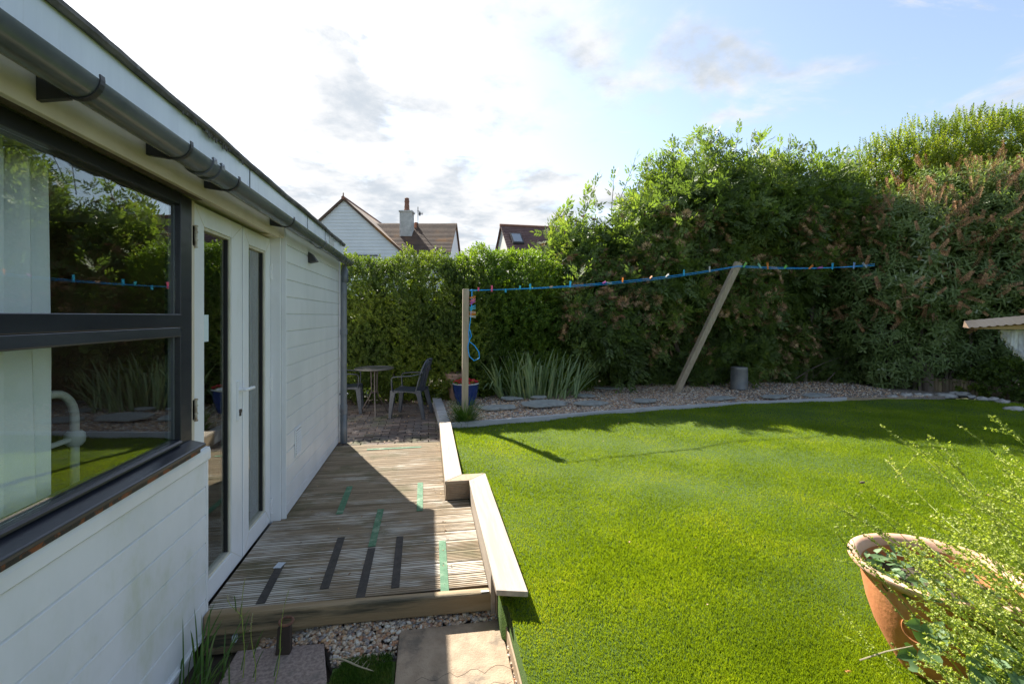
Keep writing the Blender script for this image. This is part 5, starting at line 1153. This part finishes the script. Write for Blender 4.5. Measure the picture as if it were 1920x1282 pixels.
# --- iris clump
def blade_mesh(specs):
    V = []; Fc = []
    for (b, az_, lean, L, W, bend, kink) in specs:
        b = np.array(b, float); k = 9; o = len(V); hd = np.array([cos(az_), sin(az_), 0]); sd = np.array([-sin(az_+.6), cos(az_+.6), 0]); p = b.copy(); th = lean
        for i in range(k+1):
            t = i/k; w = W*(1-.25*t) if t < .7 else W*(.825)*(1-((t-.7)/.3)**1.5)
            V.append(p-sd*w/2); V.append(p+hd*w*.12); V.append(p+sd*w/2)
            th2 = th+bend*t*t+(kink if t > .62 else 0); p = p+(np.array([0, 0, 1])*cos(th2)+hd*sin(th2))*L/k
        for i in range(k):
            a = o+3*i; Fc += [(a, a+1, a+4), (a, a+4, a+3), (a+1, a+2, a+5), (a+1, a+5, a+4)]
    return np.array(V), np.array(Fc)
r = random.Random(5); sp = []
for i in range(250):
    u = r.gauss(1008, 42); u = min(max(u, 938), 1080); b = onz(u, r.uniform(737, 748), .09); s = (u-1005)/60
    az_ = (0 if s > 0 else pi)+r.uniform(-1.1, 1.1) if r.random() < .8 else r.uniform(0, 6.28); sp.append((b, az_, abs(s)*r.uniform(.1, .62)+r.uniform(0, .18), r.uniform(.5, .95), r.uniform(.020, .036), r.uniform(0, .6), r.choice([0, 0, 0, r.uniform(.6, 2.0)])))
for i in range(26):
    u = r.uniform(925, 975); b = onz(u+10, r.uniform(738, 748), .09); sp.append((b, pi+r.uniform(-.7, .7), r.uniform(.5, .9), r.uniform(.4, .6), .022, r.uniform(.5, 1.3), 0))
V, Fc = blade_mesh(sp); iris = npmesh('iris_clump', V, Fc, L_iris); tag(iris, 'clump of tall grey green sword leaves in the gravel bed', 'plant')
# tuft at the foot of the post
sp = []; pc_ = cw((871-960)/F*6.6, 6.6)
for i in range(420):
    a = r.uniform(0, 2*pi); q = r.random(); x = pc_[0]+.07*cos(a)*q+r.uniform(-.03, .03); y = pc_[1]+.07*sin(a)*q-.03; sp.append(((x, y, .05), a, r.uniform(.05, .5) if r.random() < .45 else r.uniform(.5, 1.15), r.uniform(.20, .46), .0075, r.uniform(.3, 1.5), 0))
V, Fc = blade_mesh(sp); tag(npmesh('grass_tuft', V, Fc, L_tuft), 'dark grass tuft around the foot of the upright line post', 'grass tuft')
# weeds by the house corner
sp = []
for i in range(34):
    u = r.gauss(372, 26); p = onz(min(max(u, 335), 430), r.uniform(1275, 1340), -.18); p[0] = max(p[0], XS+.02); sp.append((p, r.uniform(-1.4, 2.2), r.uniform(.05, .5), r.uniform(.16, .38), r.uniform(.006, .011), r.uniform(.3, 1.6), 0))
V, Fc = blade_mesh(sp); cg = npmesh('corner_grass', V, Fc, L_tuft); tag(cg, 'clump of long grass growing between the house and the slab', 'grass tuft')
def seedstem(u0, v0, d0, u1, v1, d1, lab):
    a = at(u0, v0, d0); b = at(u1, v1, d1); o = thing('seeding_grass', lab, 'grass stem', tuple(a), 'grass stems rising over the deck step'); mb = MB()
    pts = [a+(b-a)*t+np.array([.012*sin(t*6), 0, 0]) for t in np.linspace(0, 1, 8)]; mb.tube([tuple(p) for p in pts], [.0022*(1-.6*i/8) for i in range(8)], 5); P(mb, 'stem', L_weed, o)
    k = 26; Pp = np.array([a+(b-a)*(.78+.22*i/k)+np.array([.012*sin((.78+.22*i/k)*6), 0, 0]) for i in range(k)]); V, Fc = scatter(template([leafv((0, 0, 0), (0, 0, 1), (1, 0, 0), .011, .0035, .3)]), Pp, frames(np.tile((b-a)[None], (k, 1))+rng.normal(0, .12, (k, 3))), np.ones(k)); npmesh('seed_head', V, Fc, m_straw, o)
    sp_ = [(a+(b-a)*t_, random.uniform(0, 6), .3, .12, .005, .6, 0) for t_ in (.2, .45)]; V, Fc = blade_mesh(sp_); npmesh('leaf', V, Fc, L_tuft, o)
seedstem(450, 1300, 2.2, 461, 1084, 2.25, 'tallest grass stem, rising over the deck near the doors')
seedstem(506, 1310, 2.15, 543, 1106, 2.25, 'grass stem beside the iron ringed wedge')
seedstem(474, 1300, 2.18, 476, 1150, 2.2, 'short grass stem between the two tall ones')
seedstem(455, 1170, 2.25, 428, 1116, 2.3, 'grass stem leaning left towards the doors')

# --- bindweed in and round the pot
lv = []
a_ = [(0, 0), (-.42, -.12), (-.5, .25), (-.3, .65), (0, 1.0), (.3, .65), (.5, .25), (.42, -.12)]
Vh = np.array([(x*.042, y*.05, abs(x)*.014) for x, y in a_]); Th = (Vh, np.array([(0, i, i+1) for i in range(1, 7)][::1]))
Pn, Dn, Sn = [], [], []
for i in range(150):
    a = rng.uniform(0, 2*pi); q = .24*sqrt(rng.random()); Pn.append((PX+q*cos(a)-.04, PY+q*sin(a), PZ+.37+.07*rng.random())); Dn.append((rng.normal(0, .4), rng.normal(0, .4)-.3, 1)); Sn.append(rng.uniform(.5, .95))
for i in range(20):
    a = R(rng.uniform(185, 300)); Pn.append((PX+.30*cos(a), PY+.30*sin(a), PZ+.44+.02*rng.random())); Dn.append((cos(a)*.5, sin(a)*.5, .8)); Sn.append(rng.uniform(.6, 1.1))
for (u, v, d, s) in ((1725, 1180, 1.72, 1.3), (1745, 1198, 1.7, 1.2), (1760, 1190, 1.74, 1.0), (1700, 1222, 1.72, 1.3), (1742, 1232, 1.66, 1.5), (1760, 1222, 1.68, 1.2), (1805, 1205, 1.66, 1.1), (1828, 1240, 1.6, 1.7), (1845, 1232, 1.62, 1.3), (1850, 1272, 1.55, 1.6), (1890, 1215, 1.6, 1.2), (1905, 1240, 1.55, 1.4), (1880, 1262, 1.52, 1.5), (1910, 1275, 1.5, 1.5), (1700, 1240, 1.75, 1.0), (1915, 1190, 1.6, 1.2)):
    for k in range(2): Pn.append(tuple(at(u+random.uniform(-9, 9), v+random.uniform(-9, 9), d))); Dn.append((random.gauss(-.2, .4), random.gauss(-.6, .3), .9)); Sn.append(s*random.uniform(.7, 1.1))
V, Fc = scatter(Th, np.array(Pn), frames(np.array(Dn)), np.array(Sn)); bw = npmesh('bindweed', V, Fc, L_bind); tag(bw, 'heart shaped bindweed leaves trailing in and round the terracotta planter', 'climbing weed', kind='stuff')
# --- seeding weed stems
lv = []
for k in range(5):
    a = k*2*pi/5+.3; lv.append(leafv((0, 0, 0), (cos(a), sin(a), .55), (0, 0, 1), .0105, .0055, .3))
T_cl = template(lv)
wr_ = random.Random(12); weed = thing('seeding_weed', 'pale green weed with long arching seed stems spilling over the planter', 'weed', tuple(at(1880, 1330, 1.75)*np.array([1, 1, 0])+np.array([0, 0, .06])))
tips = [(1655, 795, 2.15), (1655, 862, 2.1), (1740, 812, 2.1), (1742, 820, 2.05), (1795, 797, 2.1), (1850, 780, 2.05), (1866, 779, 2.0), (1702, 830, 2.05), (1545, 942, 2.2), (1603, 925, 2.0), (1590, 945, 1.95), (1645, 920, 2.1), (1600, 1045, 1.8), (1572, 1142, 1.8), (1590, 1190, 1.75), (1560, 988, 2.0), (1580, 1010, 1.9), (1610, 990, 1.9), (1650, 985, 1.9), (1690, 960, 1.9), (1720, 1010, 1.85), (1808, 920, 1.9), (1820, 915, 1.9), (1640, 960, 2.1), (1700, 1045, 1.8), (1760, 980, 1.8)]
for i in range(120):
    u = wr_.uniform(1700, 1960); vmin = 1200-(u-1560)*1.0; tips.append((u, wr_.uniform(max(800, vmin-60), 1150), wr_.uniform(1.4, 2.0)))
for i in range(55): tips.append((wr_.uniform(1690, 1930), wr_.uniform(1090, 1290), wr_.uniform(1.35, 1.68)))
mb = MB(); CP, CD, CS = [], [], []
for i, (u, v, d) in enumerate(tips):
    tip = at(u, v, d); root = at(u+wr_.uniform(260, 420), max(v+wr_.uniform(200, 420), 1120), wr_.uniform(1.45, 1.85))
    ctl = root*.4+tip*.6+np.array([wr_.uniform(-.02, .08), wr_.uniform(-.05, .08), wr_.uniform(-.01, .09)]); n_ = 22; pts = []
    wob = wr_.uniform(.003, .012); ph = wr_.uniform(0, 6)
    for k in range(n_+1):
        t = k/n_; p = root*(1-t)**2+2*ctl*t*(1-t)+tip*t*t; p = p+np.array([sin(t*14+ph), cos(t*11+ph), sin(t*9+ph)])*wob; pts.append(p)
    mb.tube([tuple(p) for p in pts], [.0030*(1-.75*k/n_) for k in range(n_+1)], 4)
    Ls = np.linalg.norm(tip-root); m_ = int(Ls*(85 if i < 26 else 70))
    for q in range(m_):
        t = wr_.uniform(.12, 1) if q % 3 else wr_.uniform(.75, 1); k = min(int(t*n_), n_-1); p = pts[k]+(pts[k+1]-pts[k])*(t*n_-k); CP.append(p+np.array([wr_.gauss(0, .0022) for _ in range(3)])); CD.append([wr_.gauss(0, 1) for _ in range(3)]); CS.append(wr_.uniform(.55, 1.25)*(1.1-.5*t))
    for q in range(3 if i < 26 else 2):                   # short side branches
        t = wr_.uniform(.25, .85); k = int(t*n_); p = pts[k]; dv = (pts[k+1]-pts[k]); dv = dv/np.linalg.norm(dv)+np.array([wr_.gauss(0, .5) for _ in range(3)]); e = p+dv*wr_.uniform(.05, .14); mb.tube([tuple(p), tuple(e)], [.0013, .0005], 4)
        for z_ in range(9): s_ = wr_.random(); CP.append(p+(e-p)*s_+np.array([wr_.gauss(0, .002) for _ in range(3)])); CD.append([wr_.gauss(0, 1) for _ in range(3)]); CS.append(wr_.uniform(.5, 1))
P(mb, 'stems', L_weed, weed)
V, Fc = scatter(T_cl, np.array(CP), frames(np.array(CD)), np.array(CS)); tag(npmesh('seed_buds', V, Fc, L_weed, weed), kind='stuff')
mb = MB(); pa_, pb_ = at(1612, 1237, 1.78), at(1712, 1210, 1.7); mb.tube([tuple(pa_), tuple((pa_+pb_)/2+[0, 0, .006]), tuple(pb_)], [.003, .0025, .0015], 5)
tag(mb.build('dry_stalk', m_straw), 'dry pale stalk lying against the terracotta planter', 'twig')

# ================================================================== litter
def litter(n, poly, zf, name, lab, s0, s1, m, seed):
    r_ = np.random.default_rng(seed); q = np.array(poly); x = r_.uniform(q[:, 0].min(), q[:, 0].max(), n); y = r_.uniform(q[:, 1].min(), q[:, 1].max(), n); k = inpoly(x, y, poly); x, y = x[k], y[k]
    V, Fc = scatter(template([leafv((0, 0, 0), (1, 0, .12), (0, 0, 1), 1, .55, .35, -.1)]), np.c_[x, y, zf(x, y)], frames(np.c_[r_.normal(0, .25, len(x)), r_.normal(0, .25, len(x)), np.ones(len(x))]), r_.uniform(s0, s1, len(x))); return tag(npmesh(name, V, Fc, m), lab, 'leaf litter', kind='stuff')
litter(170, lawn, lambda x, y: lz(x, y)+.028, 'lawn_litter', 'dry leaf scraps scattered over the turf', .008, .026, m_fallen, 3)
litter(60, [(-1.12, 2.75), (.13, 2.75), (.13, 5.9), (-1.12, 5.9)], lambda x, y: x*0+.004, 'deck_litter', 'a few dry leaves lying on the deck boards', .008, .022, m_fallen, 4)
litter(70, [(-1.05, 3.95), (-.97, 3.95), (-.98, 5.95), (-1.05, 5.95)], lambda x, y: x*0+.004, 'wall_litter', 'crumbled leaves caught along the foot of the cladding', .008, .02, m_fallen, 6)
litter(55, [(.09, 2.9), (.135, 2.9), (.14, 5.9), (.08, 5.9)], lambda x, y: x*0+.004, 'edge_litter', 'leaf crumbs caught against the timber edging', .008, .02, m_fallen, 7)
litter(330, [(-2.2, 6.0), (.12, 6.0), (.12, 9.2), (-2.2, 9.2)], lambda x, y: x*0+.002+.0*y, 'patio_litter', 'brown leaves lying on the block paving under the chairs', .012, .035, m_fallen, 5)
for i, (u, v, z, s, m, lab) in enumerate(((1617, 904, .10, .02, m_bark, 'small dark bark chip on the lawn above the weed stems'), (1590, 1260, .06, .016, m_terra, 'small pink brick chip on the lawn near the planter'), (836, 1215+0, -.10, .001, m_slab, ''), )):
    if not lab: continue
    p = onz(u, v, z); V, Fc = I1; o = npmesh('chip', V*np.array([s*1.5, s*.6, s*.6])+p, Fc, m); tag(o, lab, 'chip')
